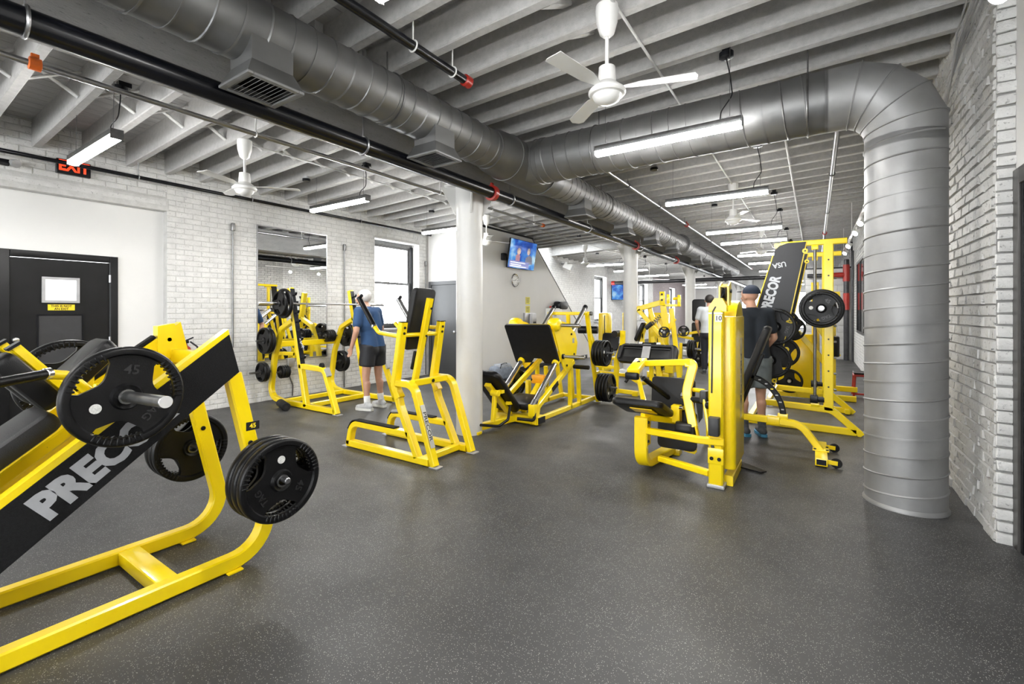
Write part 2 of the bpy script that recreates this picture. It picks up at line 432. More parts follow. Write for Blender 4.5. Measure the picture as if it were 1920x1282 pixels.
# windows with double-hung sashes
for i, (a, b, c, d) in enumerate(WIN):
    x = XL - .22
    w_ = struct('window_%d' % (i + 1), MB().box(x - .06, x, a, a + .06, c, d).box(x - .06, x, b - .06, b, c, d).box(x - .06, x, a + .06, b - .06, d - .08, d).box(x - .06, x, a + .06, b - .06, c, c + .05), DSTEEL)
    zc = c + (d - c) * .52
    for (z0, z1, dx, nm) in ((zc - .02, d - .08, -.035, 'upper_sash'), (c + .05, zc + .02, -.012, 'lower_sash')):
        s_ = MB().box(x + dx - .02, x + dx, a + .06, a + .10, z0, z1).box(x + dx - .02, x + dx, b - .11, b - .06, z0, z1).box(x + dx - .02, x + dx, a + .10, b - .11, z1 - .045, z1).box(x + dx - .02, x + dx, a + .10, b - .11, z0, z0 + .045)
        so = part(nm, s_, DSTEEL, w_)
        part('pane', MB().box(x + dx - .012, x + dx - .008, a + .10, b - .11, z0 + .045, z1 - .045), GLASS, so)
    part('side_track', MB().box(x - .005, x + .03, b - .055, b - .004, c + .03, d - .05), BLK, w_)
    part('sill', MB().box(x - .02, XL + .05, a - .05, b + .05, c - .05, c, .008), LTGREY, w_)
    part('reveal', MB().box(XL - .423, XL + .003, b - .004, b + .012, c, d).box(XL - .423, XL + .003, a - .012, a + .004, c, d).box(XL - .423, XL + .003, a, b, d - .004, d + .012), DRY, w_)

# partition with the grey door, and the wall round the stair
pt = MB(); y = 7.66
pt.box(-7.40, -7.36, y, y + .12, 0, 3.62); pt.box(-6.42, -5.95, y, y + .12, 0, 3.62); pt.box(-7.36, -6.42, y, y + .12, 2.13, 3.62)
struct('wall_partition', pt, DRY)
sw = MB().prism([(-5.95, y + .12, 0), (-5.95, 13.9, 0), (-5.95, 12.15, 1.42), (-5.95, 9.876, 3.27), (-5.95, 9.876, 3.30), (-5.95, y + .12, 3.36)], (-.12, 0, 0))
ws = struct('wall_stair', sw, DRY)
part('sloping_cap', MB().prism([(-5.945, 13.92, 0), (-5.945, 9.89, 3.29), (-5.945, 9.87, 3.27), (-5.945, 13.89, 0)], (-.13, 0, 0)), BLK, ws)
struct('baseboard_stair', MB().box(-5.95, -5.935, y + .12, 13.2, 0, .11, .004), BLK)
struct('baseboard_partition', MB().box(-6.42, -5.94, y - .014, y, 0, .11, .004), BLK)
struct('trim_2', MB().box(-5.95, -5.93, y, 9.9, 3.27, 3.31), BLK)

# right wall: rough brick, a brick return, then the wall with the dark door
wr = struct('wall_right', MB().box(XR, XR + .4, 4.08, YF, 0, 3.98), painted('painted_mortar_dark', (.36, .355, .345), .6, 6, .8, 60, .75))
brickwork(wr, XR, -1, 4.075, 9.0, 0.0, 3.90, [], RBRICK, (4.1, 1.9), 300, proud=.011, seed=21, jit=1.5)
brickstuff(wr, XR, -1, 9.0, 17.0, 0.0, 3.90, [(11.0, 15.2, .9, 2.75)], WBRICK, 22)
rr = random.Random(4)
for k in range(50):
    z0 = k * .076; h = .064
    part('return_brick', MB().obox(((XR + 1.034) / 2 + rr.uniform(-.003, .003), 4.074 - rr.uniform(0, .010), z0 + h / 2), (.044 + rr.uniform(-.004, .004), 0, rr.uniform(-.002, .002)), (0, .012, rr.uniform(-.002, .002)), (rr.uniform(-.002, .002), 0, h / 2 + rr.uniform(-.004, .003)), .005), WBRICK, wr)
wr2 = MB().box(1.034, 1.4, YB, 2.55, 0, 4.0).box(1.034, 1.4, 2.55, 4.07, 2.31, 4.0)
struct('wall_right_near', wr2, DRY)
d3 = struct('door_3', MB().box(1.018, 1.16, 3.97, 4.068, 0, 2.32, .006).box(1.018, 1.16, 2.55, 2.65, 0, 2.32, .006).box(1.018, 1.16, 2.65, 3.97, 2.22, 2.32, .006), M('dark_stained_frame', (.055, .052, .05), .4, 0, .3, 6, .2, 40))
part('stop_moulding', MB().box(1.03, 1.10, 3.94, 3.97, 0, 2.22), BLK, d3)
part('door_leaf', MB().box(1.09, 1.13, 2.66, 3.95, 0.01, 2.2), BLK, d3)
part('pane', MB().box(1.082, 1.09, 2.8, 3.85, .25, 2.08), DKGLASS, d3)
struct('wall_far', MB().box(-8, 1.4, YF, YF + .3, 0, .4).box(-8, -4.3, YF, YF + .3, .4, 4).box(-2.7, -2.2, YF, YF + .3, .4, 4).box(.6, 1.4, YF, YF + .3, .4, 4).box(-4.3, .6, YF, YF + .3, 2.7, 4), DRY)
for k, (a, b) in enumerate(((-4.3, -2.7), (-2.2, .6))):
    w_ = struct('window_%d' % (6 + k), MB().box(a, b, YF + .1, YF + .16, .4, .46).box(a, b, YF + .1, YF + .16, 2.64, 2.7).box(a, a + .06, YF + .1, YF + .16, .46, 2.64).box(b - .06, b, YF + .1, YF + .16, .46, 2.64), DSTEEL)
    part('pane', MB().box(a + .06, b - .06, YF + .12, YF + .13, .46, 2.64), GLASS, w_)
bw = MB().box(-8, 1.4, YB - .3, YB, 0, .5).box(-8, 1.4, YB - .3, YB, 2.8, 4)
for a, b in ((-8, -6.6), (-4.3, -3.7), (-1.4, -.9), (.7, 1.4)): bw.box(a, b, YB - .3, YB, .5, 2.8)
struct('wall_back', bw, DRY)
for k, (a, b) in enumerate(((-6.6, -4.3), (-3.7, -1.4), (-.9, .7))):  # unseen rear windows, put in for soft light from behind
    w_ = struct('window_%d' % (8 + k), MB().box(a, b, YB - .2, YB - .14, .5, .56).box(a, b, YB - .2, YB - .14, 2.74, 2.8).box(a, a + .06, YB - .2, YB - .14, .56, 2.74).box(b - .06, b, YB - .2, YB - .14, .56, 2.74), DSTEEL)
    part('pane', MB().box(a + .06, b - .06, YB - .18, YB - .17, .56, 2.74), GLASS, w_)
# far stub wall of painted block beside the risers, and the dark windows of the right wall
st = struct('wall_stub', MB().box(-.25, XR, 17.0, 17.2, 0, 2.75), MORTAR)
blk = MB()
for r_ in range(13):
    for q_ in range(-1, 4):
        x0 = -.25 + q_ * .41 + (.2 if r_ % 2 else 0); x1 = min(x0 + .4, XR); x0 = max(x0, -.25)
        if x1 - x0 > .05: blk.obox(((x0 + x1) / 2, 16.992, r_ * .205 + .1), ((x1 - x0) / 2, 0, 0), (0, .012, 0), (0, 0, .098), .004)
part('blockwork', blk, M('grey_painted_block', (.50, .50, .49), .6, 0, .05, 5, .3, 60), st, kind='stuff')
w5 = struct('window_5', MB().box(XR - .03, XR, 11.0, 15.2, .9, .96).box(XR - .03, XR, 11.0, 15.2, 2.69, 2.75).box(XR - .03, XR, 11.0, 11.06, .96, 2.69).box(XR - .03, XR, 15.14, 15.2, .96, 2.69), BLK)
for k in range(4):
    y0 = 11.06 + k * 1.03
    part('pane', MB().box(XR - .016, XR - .01, y0, y0 + .99, .96, 2.69), DKGLASS, w5)
    if k: part('mullion', MB().box(XR - .03, XR, y0 - .04, y0, .96, 2.69), BLK, w5)

# the ceiling: sloping deck (with a skylight over the stair), joists, bridging
SKY = (-7.35, -5.7, 12.15, 13.35)
def deck(mb, x0, x1, y0, y1):
    pts = [(x0, y0, zj(x0) + JH), (x1, y0, zj(x1) + JH), (x1, y1, zj(x1) + JH), (x0, y1, zj(x0) + JH)]
    mb.prism(pts, (0, 0, .12))
dk = MB(); deck(dk, -7.9, SKY[0], YB - .3, YF + .3); deck(dk, SKY[1], 1.5, YB - .3, YF + .3); deck(dk, SKY[0], SKY[1], YB - .3, SKY[2]); deck(dk, SKY[0], SKY[1], SKY[3], YF + .3)
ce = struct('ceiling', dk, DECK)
bd = MB(); x = -7.4
while x < .9:
    y0 = YB
    for (ya, yb) in ((YB, SKY[2]), (SKY[3], YF)) if SKY[0] - .2 < x < SKY[1] else ((YB, YF),):
        bd.obox((x + .07, (ya + yb) / 2, zj(x + .07) + JH - .004), (.0665, 0, .0023), (0, (yb - ya) / 2, 0), (0, 0, .005))
    x += .14
part('deck_boards', bd, DECK, ce, kind='stuff')
rj = random.Random(11)
jl, jr = [], []
def joist_mesh(x0, x1, w, k):
    mb = MB(); n = 7; rows = []
    for i in range(n):
        x = x0 + (x1 - x0) * i / (n - 1); z = zj(x)
        a, b = rj.uniform(-.004, .004), rj.uniform(-.005, .005)
        rows.append([(x, -w / 2 + a, z + b + .008), (x, -w / 2 + .008 + a, z + b), (x, w / 2 - .008 + a, z + b), (x, w / 2 + a, z + b + .008), (x, w / 2 + a, z + JH - .005), (x, -w / 2 + a, z + JH - .005)])
    vs = [p for r in rows for p in r]; fs = []
    for i in range(n - 1):
        for j in range(6): fs.append((i * 6 + j, i * 6 + (j + 1) % 6, (i + 1) * 6 + (j + 1) % 6, (i + 1) * 6 + j))
    fs += [tuple(range(6))[::-1], tuple((n - 1) * 6 + j for j in range(6))]
    me = mb.add(vs, fs).mesh('joist', (0, 0, 0), 25); me.materials.append(JOIST); return me
JM = [[joist_mesh(-7.43, -3.3, .075, k) for k in range(4)], [joist_mesh(-3.62, .945, .085, k) for k in range(4)]]
JY = [1.335 + .424 * k for k in range(-14, 74)]
for i, y in enumerate(JY):
    for s_ in (0, 1):
        if s_ == 0 and SKY[2] < y < SKY[3]: continue
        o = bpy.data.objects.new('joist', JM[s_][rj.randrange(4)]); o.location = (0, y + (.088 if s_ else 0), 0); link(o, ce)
for i, y in enumerate(JY):
    if not -.4 < y < 9.5: continue
    for xb in (-5.65,):
        z0 = zj(xb)
        for sg in (1, -1):
            a, b = V(xb + .05 * sg, y + .04, z0 + (.05 if sg > 0 else .25)), V(xb + .05 * sg, y + .385, z0 + (.25 if sg > 0 else .05))
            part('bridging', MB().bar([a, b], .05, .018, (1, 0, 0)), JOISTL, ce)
    for xb in (-1.55, .1):
        z0 = zj(xb); ya = y + .088
        a, b = V(xb, ya + .045, z0 + .03), V(xb, ya + .38, z0 + .22)
        part('bridging', MB().bar([a, b], .085, .04, (1, 0, 0)), JOISTL, ce)
# the girder on the columns
bm_ = struct('girder', MB().prism([(-3.62, YB, 2.95), (-3.30, YB, 2.95), (-3.30, YB, zj(-3.3)), (-3.62, YB, zj(-3.62))], (0, YF - YB, 0)), painted('whitewashed_girder', (.50, .49, .475), .55, 3, .6, 26, .62, (5, 1, 5), .33))
for i, y in enumerate((4.27, 10.0, 15.9, 21.8, 27.7, -1.6)):
    c_ = struct('column', MB().lathe([(.158, 0), (.158, 2.62), (.165, 2.66), (.165, 2.95)], (-3.45, y, 0), (0, 0, 1), 36), COLP)
    part('capital', MB().box(-3.66, -3.24, y - .22, y + .22, 2.925, 2.95, .004), COLP, c_)
    for t in (pi / 4, 3 * pi / 4, 5 * pi / 4, 7 * pi / 4):
        u = V(cos(t), sin(t), 0); n_ = V(-sin(t), cos(t), 0); b0 = V(-3.45, y, 0)
        part('bracket', MB().prism([b0 + u * .14 + V(0, 0, 2.60) - n_ * .008, b0 + u * .17 + V(0, 0, 2.60) - n_ * .008, b0 + u * .34 + V(0, 0, 2.92) - n_ * .008, b0 + u * .14 + V(0, 0, 2.92) - n_ * .008], n_ * .016), COLP, c_)
    if i: part('plinth', MB().box(-3.66, -3.24, y - .21, y + .21, 0, .16, .02), COLP, c_)

# doors
d1 = struct('door_1', MB().box(-7.60, -7.525, 1.06, 1.145, 0, 2.155, .006).box(-7.60, -7.525, 2.02, 2.10, 0, 2.155, .006).box(-7.60, -7.525, 1.145, 2.02, 2.075, 2.155, .006), DOORB)
lf = part('door_leaf', MB().box(-7.595, -7.55, 1.148, 2.017, .01, 2.07), DOORB, d1)
part('moulding', MB().box(-7.55, -7.538, 1.36, 1.375, .35, 1.42).box(-7.55, -7.538, 1.755, 1.77, .35, 1.42).box(-7.55, -7.538, 1.375, 1.755, 1.405, 1.42).box(-7.55, -7.538, 1.375, 1.755, .35, .365), BLK, lf)
part('recessed_panel', MB().box(-7.5545, -7.549, 1.378, 1.752, .368, 1.402), GREYPL, lf)
part('window_frame', MB().box(-7.55, -7.53, 1.40, 1.43, 1.555, 1.86).box(-7.55, -7.53, 1.70, 1.73, 1.555, 1.86).box(-7.55, -7.53, 1.43, 1.70, 1.83, 1.86).box(-7.55, -7.53, 1.43, 1.70, 1.555, 1.585), LTGREY, lf)
part('window_light', MB().box(-7.5495, -7.545, 1.43, 1.70, 1.585, 1.83), EM('bright_door_window', (1, 1, 1), .30), lf)  # pane glows by emission in place of light from beyond the door
part('door_knob', MB().lathe([(.012, 0), (.012, .025), (.030, .04), (.033, .055), (.026, .07), (.01, .075)], (-7.55, 1.187, 1.13), (1, 0, 0), 18), CHROME, lf)
for z in (1.87, 1.08, .3): part('hinge', MB().cyl((-7.532, 2.018, z - .05), (-7.532, 2.018, z + .05), .011, 10), STEEL, d1)
sg = solo('door_sign', MB().box(-7.55, -7.546, 1.452, 1.688, 1.465, 1.535), SIGNY, 'small yellow sign reading THIS IS NOT AN EXIT on the black door', 'sign')
text_on('THIS IS NOT', .036, (-7.5455, 1.57, 1.515), (0, 1, 0), (0, 0, 1), INK, sg, bold=.0008, sx=.92)
text_on('AN EXIT', .036, (-7.5455, 1.57, 1.481), (0, 1, 0), (0, 0, 1), INK, sg, bold=.0008, sx=.92)
d2 = struct('door_2', MB().box(-7.36, -7.29, 7.625, 7.70, 0, 2.13, .005).box(-6.49, -6.42, 7.625, 7.70, 0, 2.13, .005).box(-7.29, -6.49, 7.625, 7.70, 2.05, 2.13, .005), DOORG)
lf = part('door_leaf', MB().box(-7.285, -6.495, 7.65, 7.69, .01, 2.045), DOORG, d2)
part('door_knob', MB().lathe([(.012, 0), (.012, .025), (.030, .04), (.03, .06), (.01, .07)], (-6.56, 7.65, 1.0), (0, -1, 0), 16), STEEL, lf)

# mirror
mt = thing('wall_mirror', 'tall frameless mirror on the white brick wall behind the squat rack', 'mirror', (XL, 4.43, .65))
part('glass', MB().box(XL + .010, XL + .016, 3.82, 5.05, .655, 2.825), MIRROR, mt)
part('edge_trim', MB().box(XL + .002, XL + .02, 3.805, 3.82, .64, 2.84).box(XL + .002, XL + .02, 5.05, 5.065, .64, 2.84).box(XL + .002, XL + .02, 3.82, 5.05, 2.825, 2.84).box(XL + .002, XL + .024, 3.82, 5.05, .635, .655), STEEL, mt)

# ---------------------------------------------------------------- ducts
def seam(path_fn, length, r, pitch, n=22, h=.008):
    N = max(8, int(length / pitch * n)); pts = []
    for i in range(N + 1):
        s_ = length * i / N; t = 2 * pi * s_ / pitch
        pts.append(path_fn(s_, t, r))
    return MB().tube(pts, h, 4)
DZ, DX, DR = 3.157, -2.864, .198
dt = thing('main_duct', 'long round galvanised duct hung beside the girder with box vents below', 'duct', (DX, 4.5, DZ - DR))
part('near_run', MB().lathe([(DR, 0), (DR, 8.75)], (DX, -4.9, DZ), (0, 1, 0), 40), GALV, dt)
part('far_run', MB().lathe([(DR, 0), (DR, 16.3)], (DX, 5.2, DZ), (0, 1, 0), 40), GALVL, dt)  # paler steel than the near run: lamplight put into the colour
fy = lambda y0: (lambda s_, t, r: (DX + r * cos(t), y0 + s_, DZ + r * sin(t)))
part('spiral_seam', seam(fy(-1.0), 4.85, DR + .0005, .145), GALV, dt)
part('spiral_seam', seam(fy(5.3), 16.0, DR + .0005, .15, 14), GALV, dt)
tee = part('tee_fitting', MB().lathe([(DR + .012, 0), (DR + .012, .05), (.232, .10), (.248, .3), (.248, 1.0), (.236, 1.2), (DR + .012, 1.33), (DR + .012, 1.4)], (DX, 3.84, DZ), (0, 1, 0), 40), GALV, dt)
for y in (3.9, 4.16, 4.9, 5.12): part('joint_band', MB().lathe([(.205, 0), (.216 if y in (3.9, 5.12) else .256, .004), (.216 if y in (3.9, 5.12) else .256, .016), (.205, .02)], (DX, y, DZ), (0, 1, 0), 40), GALV, dt)
for y in (8.1, 12.6, 15.6): part('joint_band', MB().lathe([(DR, 0), (DR + .014, .004), (DR + .014, .06), (DR, .064)], (DX, y, DZ), (0, 1, 0), 36), GALVL, dt)
part('damper_plate', MB().lathe([(.26, 0), (.26, .02)], (DX, 12.0, DZ), (0, 1, 0), 36), DSTEEL, dt)
for y in (-1.2, 2.5, 6.9, 10.4, 14.4, 18.5): part('hanger_strap', MB().tube([(DX + (DR + .004) * cos(t), y, DZ + (DR + .004) * sin(t)) for t in [2 * pi * k / 24 for k in range(24)]], .008, 6, closed=True).tube([(DX, y, DZ + DR), (DX, y, zj(DX) + .05)], .006, 6), DSTEEL, dt)
# branch across to the riser
RX, RY, RR = .565, 4.517, .243
br = thing('riser_duct', 'fat galvanised spiral duct crossing overhead and dropping to the floor by the brick wall', 'duct', (RX, RY, 0))
part('cross_run', MB().lathe([(RR, 0), (RR, 2.83)], (DX + .12, RY, DZ), (1, 0, 0), 48), GALV, br)
fx = lambda s_, t, r: (-2.55 + s_, RY + r * cos(t), DZ + r * sin(t))
part('spiral_seam', seam(fx, 2.5, RR + .0005, .15), GALV, br)
for xx in (-2.56, -2.62): part('joint_band', MB().lathe([(RR, 0), (RR + .010, .004), (RR + .010, .014), (RR, .018)], (xx, RY, DZ), (1, 0, 0), 48), GALV, br)
# gored elbow
ER = .38; cx, cz = RX - ER, DZ - ER
el = [V(cx - .12, RY, DZ)] + [V(cx + ER / cos(pi / 16) * sin(pi / 2 * (k + .5) / 4) , RY, cz + ER / cos(pi / 16) * cos(pi / 2 * (k + .5) / 4)) for k in range(4)] + [V(RX, RY, cz - .10)]
part('gored_elbow', MB().sweep(el, [(RR * cos(2 * pi * k / 48), RR * sin(2 * pi * k / 48)) for k in range(48)], (0, 1, 0)), GALVL, br, sharp=20)
for k in range(4):
    a = V(el[k + 1]); t = ((el[k + 1] - el[k]).normalized() + (el[k + 2] - el[k + 1]).normalized()).normalized(); nb = t.cross(V(0, 1, 0)); kk = 1 / cos(pi / 16)
    part('gore_seam', MB().tube([a + V(0, 1, 0) * (RR + .002) * cos(2 * pi * q / 40) + nb * (RR + .002) * kk * sin(2 * pi * q / 40) for q in range(40)], .006, 5, closed=True), GALVL, br)
part('riser', MB().lathe([(RR, 0), (RR, cz - .02)], (RX, RY, 0), (0, 0, 1), 48), GALVL, br)
part('spiral_seam', seam(lambda s_, t, r: (RX + r * cos(t), RY + r * sin(t), .02 + s_), cz - .05, RR + .0005, .137, 30), GALVL, br)
part('floor_flange', MB().lathe([(RR + .012, 0), (RR + .012, .012), (RR, .03)], (RX, RY, 0), (0, 0, 1), 48), GALVL, br)
part('hanger_strap', MB().tube([(-.05, RY + (RR + .004) * cos(t), DZ + (RR + .004) * sin(t)) for t in [2 * pi * k / 32 for k in range(32)]], .009, 6, closed=True).tube([(-.05, RY, DZ + RR), (-.05, RY, zj(-.05) + .05)], .006, 6), DSTEEL, br)
part('hanger_strap', MB().tube([(-1.9, RY + (RR + .004) * cos(t), DZ + (RR + .004) * sin(t)) for t in [2 * pi * k / 32 for k in range(32)]], .007, 6, closed=True).tube([(-1.9, RY, DZ + RR), (-1.9, RY, zj(-1.9) + .05)], .006, 6), DSTEEL, br)

# box vents under the main duct
def make_vent(loc, label):
    t = thing('duct_vent', label, 'vent', loc, 'box vents under the main duct'); x, y, z = loc
    a, b = .125, .172
    mb = MB()
    for s_, (h0, h1, q0, q1) in enumerate(((.11, .30, a, a), (.004, .11, b, a))):
        vs = [(x + i * q0, y + j * q0, z + h0) for i, j in ((-1, -1), (1, -1), (1, 1), (-1, 1))] + [(x + i * q1, y + j * q1, z + h1) for i, j in ((-1, -1), (1, -1), (1, 1), (-1, 1))]
        mb.add(vs, [(0, 1, 5, 4), (1, 2, 6, 5), (2, 3, 7, 6), (3, 0, 4, 7)] + ([(4, 5, 6, 7)] if s_ == 0 else []))
    part('plenum', mb, GALV, t)
    part('grille_frame', MB().box(x - b, x + b, y - b, y - b + .035, z - .004, z + .012, .003).box(x - b, x + b, y + b - .035, y + b, z - .004, z + .012, .003).box(x - b, x - b + .035, y - b + .035, y + b - .035, z - .004, z + .012, .003).box(x + b - .035, x + b, y - b + .035, y + b - .035, z - .004, z + .012, .003), VENTG, t)
    sl = MB().obox((x, y, z + .008), (b - .036, 0, 0), (0, .007, .006), (0, -.0008, .0008)).mesh('slat', loc); sl.materials.append(VENTG)
    for k in range(10):
        o = bpy.data.objects.new('slat', sl); o.location = (0, -.122 + k * .0271, 0); link(o, t)
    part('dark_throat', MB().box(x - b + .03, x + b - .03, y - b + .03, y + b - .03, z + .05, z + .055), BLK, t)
    return t
VP = [(-2.82, 1.48), (-2.82, 3.0), (-2.82, 6.02), (-2.82, 7.8), (-2.80, 9.4), (-2.80, 11.05), (-2.82, 13.8), (-2.82, 15.3), (-2.82, 17.5), (-2.82, 19.4)]
ORDN = ['nearest', 'second nearest', 'third nearest', 'fourth', 'fifth', 'sixth', 'seventh', 'eighth', 'ninth', 'tenth and farthest']
v0 = make_vent((VP[0][0], VP[0][1], 2.80), 'nearest box vent under the main duct, with angled louvre slats')
for k in range(1, 10): dup(v0, (VP[k][0], VP[k][1], 2.80), None, '%s box vent along the underside of the main duct' % ORDN[k] if k > 2 else '%s box vent under the main duct, %s the tee' % (ORDN[k], 'just before' if k == 1 else 'just beyond'))

# ---------------------------------------------------------------- pipes
def ypipe(name, label, x, z, y0, y1, r, mat, hangers=(), couplings=(), cat='pipe', cmat=RED, cap=None, hl=None, hmat=None):
    t = thing(name, label, cat, (x, (y0 + y1) / 2, z - r))
    part('run', MB().cyl((x, y0, z), (x, y1, z), r, 20), mat, t)
    for y in hangers:
        mb = MB().tube([(x + (r + .006) * cos(q), y, z + (r + .006) * sin(q)) for q in [2 * pi * k / 18 for k in range(18)]], .009 if r > .04 else .006, 6, closed=True)
        part('pipe_hanger', mb.tube([(x, y, z + r), (x, y, zj(x) + .12)], .006, 6), hmat or STEEL, t)
    for y in couplings:
        c_ = part('coupling', MB().lathe([(r + .004, -.035), (r + .022, -.03), (r + .022, .03), (r + .004, .035)], (x, y, z), (0, 1, 0), 20), cmat, t)
        part('coupling_bolt', MB().box(x - .012, x + .012, y - .022, y + .022, z + r + .015, z + r + .05, .003), cmat, c_)
    if cap: part('end_cap', MB().lathe([(r + .003, -.03), (r + .014, -.02), (r + .014, .04), (r * .6, .055)], (x, y1, z), (0, 1, 0), 18), cap, t)
    return t
ypipe('drain_pipe', 'thick glossy black pipe running along the girder below the main duct', -3.10, 2.815, -4.8, 31, .066, BLKPIPE, (.52, 2.45, 4.62, 6.9, 9.6, 12.3, 15), (4.25, 9.3, 12.6, 20.2))
ypipe('sprinkler_pipe', 'thin bare steel sprinkler pipe under the joists between girder and door wall', -4.6, 3.20, -4.8, 8.05, .022, STEEL, (2.35, 5.0, 6.3, 7.7), (.82,), cap=ORANGE, cmat=ORANGE, hmat=WHITE)
ypipe('sprinkler_pipe', 'black sprinkler pipe running along the door wall past the exit sign', -7.16, 3.155, -4.8, 7.5, .024, BLKPIPE, (.9, 2.2, 3.6, 5.6), ())
ypipe('sprinkler_pipe', 'dark overhead sprinkler stub ending in a red cap near the main duct', -2.42, 3.37, -4.8, 2.95, .034, BLKPIPE, (.4, 2.35, 2.78), (), cap=RED, hmat=WHITE)
ypipe('sprinkler_pipe', 'bright sprinkler pipe starting at a red cap beyond the crossing duct', -2.42, 3.41, 5.9, 23.5, .026, STEEL, (6.9, 8.6, 10.6, 13.6, 17), (10.8,), cap=RED, hmat=DSTEEL)
part('end_cap', MB().lathe([(.03, 0), (.045, .01), (.045, .06), (.03, .07)], (-2.42, 5.86, 3.41), (0, 1, 0), 18), RED, bpy.data.objects['sprinkler_pipe.003'])
ypipe('sprinkler_pipe', 'steel sprinkler pipe emerging under the duct elbow towards the rack', .19, 3.28, 4.9, 16.8, .026, DKPIPE, (7.4, 10.2, 13), (12.9,), cmat=RED, hmat=DSTEEL)
def conduit(label, x, y0, y1, z, r=.011, mat=CONDW, drop=0):
    t = thing('conduit', label, 'conduit', (x, (y0 + y1) / 2, z - r)); part('run', MB().cyl((x, y0, z), (x, y1, z), r, 10), mat, t)
    y = y0 + .5
    while y < y1: part('strap', MB().box(x - .02, x + .02, y - .012, y + .012, z - r - .003, z + r + .004), mat, t); y += 2.1
    return t
conduit('white conduit on the joists feeding the ceiling fans over the right aisle', -1.13, 1.6, 18, zj(-1.13) - .014)
conduit('second white conduit nearer the brick wall beyond the crossing duct', -.3, 5.0, 16.5, zj(-.3) - .03, .014)
conduit('thin white conduit linking the ceiling fans over the left bay', -5.42, 2.6, 20, zj(-5.42) - .026)
t = thing('conduit', 'dark conduit down the white brick wall between door recess and mirror', 'conduit', (XL, 3.44, 0))
part('run', MB().cyl((XL + .03, 3.44, .9), (XL + .03, 3.44, 2.72), .012, 10), DSTEEL, t); part('conduit_body', MB().box(XL + .008, XL + .06, 3.415, 3.465, 2.68, 2.80, .01), DSTEEL, t)
t = thing('conduit', 'grey conduit down the brick between mirror and window', 'conduit', (XL, 5.42, 0))
part('run', MB().cyl((XL + .03, 5.42, .02), (XL + .03, 5.42, 2.62), .012, 10), DSTEEL, t); part('conduit_body', MB().box(XL + .008, XL + .06, 5.395, 5.445, 2.60, 2.72, .01), DSTEEL, t)
t = thing('conduit', 'short conduit at the wall corner beside the first window', 'conduit', (XL, 7.58, 0))
part('run', MB().cyl((XL + .03, 7.58, .02), (XL + .03, 7.58, 2.5), .012, 10), DSTEEL, t); part('conduit_body', MB().box(XL + .008, XL + .06, 7.555, 7.605, 2.48, 2.60, .01), DSTEEL, t)
t = thing('wall_outlet', 'grey outlet box with flexible conduit low on the brick by the rack', 'outlet', (XL, 4.36, 0))
part('box', MB().box(XL + .008, XL + .06, 4.30, 4.42, .52, .66, .008), LTGREY, t); part('flexible_conduit', MB().tube([(XL + .03, 4.36, .52), (XL + .035, 4.34, .35), (XL + .03, 4.40, .2), (XL + .03, 4.39, .02)], .011, 8, .1), DSTEEL, t)
# risers at the stub wall
t = thing('sprinkler_riser', 'dark sprinkler riser with red valve fittings in front of the grey block wall', 'pipe', (.78, 16.85, 0))
part('run', MB().cyl((.78, 16.85, 0), (.78, 16.85, 3.0), .07, 16), DKPIPE, t)
part('tee_fitting', MB().cyl((.78, 16.85, 2.35), (.78, 16.85, 2.85), .085, 16).cyl((.78, 16.85, 2.55), (.45, 16.85, 2.55), .075, 14), RED, t)
part('red_sleeve', MB().cyl((.78, 16.85, 1.5), (.78, 16.85, 2.0), .08, 16), RED, t)
part('side_run', MB().cyl((-.2, 16.85, 2.55), (.35, 16.85, 2.55), .06, 14), DKPIPE, t)
part('thin_run', MB().cyl((.90, 16.3, 0), (.90, 16.3, 3.2), .03, 12), DKPIPE, t)
t = thing('mesh_screen', 'dark wire mesh panel above the grey block wall', 'screen', (.3, 17.05, 2.76))
part('frame', MB().box(-.25, .94, 17.0, 17.05, 2.76, 2.80).box(-.25, .94, 17.0, 17.05, 3.5, 3.54).box(-.25, -.21, 17.0, 17.05, 2.8, 3.5).box(.9, .94, 17.0, 17.05, 2.8, 3.5), BLK, t)
mw = MB()
for k in range(26): mw.cyl((-.21 + k * .043, 17.03, 2.8), (-.21 + k * .043, 17.03, 3.5), .006, 4)
for k in range(16): mw.cyl((-.21, 17.03, 2.81 + k * .044), (.9, 17.03, 2.81 + k * .044), .006, 4)
part('wire_mesh', mw, DSTEEL, t, kind='stuff')
t = thing('cross_pipe', 'thick dark pipe crossing the far end of the room on hangers', 'pipe', (-3.4, 18.5, 2.59))
part('run', MB().cyl((-7.1, 18.5, 2.66), (-.35, 18.5, 2.66), .07, 14), DKPIPE, t); part('end_cap', MB().cyl((-7.2, 18.5, 2.66), (-7.05, 18.5, 2.66), .085, 14), RED, t)
for x in (-5.6, -4.2, -1.2): part('pipe_hanger', MB().cyl((x, 18.5, 2.72), (x, 18.5, zj(x) + .1), .012, 6), WHITE, t)
# cable bundle along the right wall
t = thing('cable_bundle', 'bundle of loose grey cables in the corner of ceiling and brick wall', 'cable', (.85, 4.6, 3.2))
rc = random.Random(5)
for k in range(5):
    o_ = [rc.uniform(-.03, .03) for _ in range(12)]
    pts = [(.80 + k * .03, 3.2, 3.60 + o_[1]), (.83 + k * .022, 3.9, 3.55 + o_[3]), (.85 + k * .016, 4.5 + k * .05, 3.42 + o_[5]), (.90, 4.95, 3.30 + o_[6]), (.905 - k * .004, 5.2 + k * .05, 3.10 + o_[7]), (.91, 5.25 + k * .05, 2.6)]
    part('cable', MB().tube(pts, .006, 6, .12), LTGREY, t)

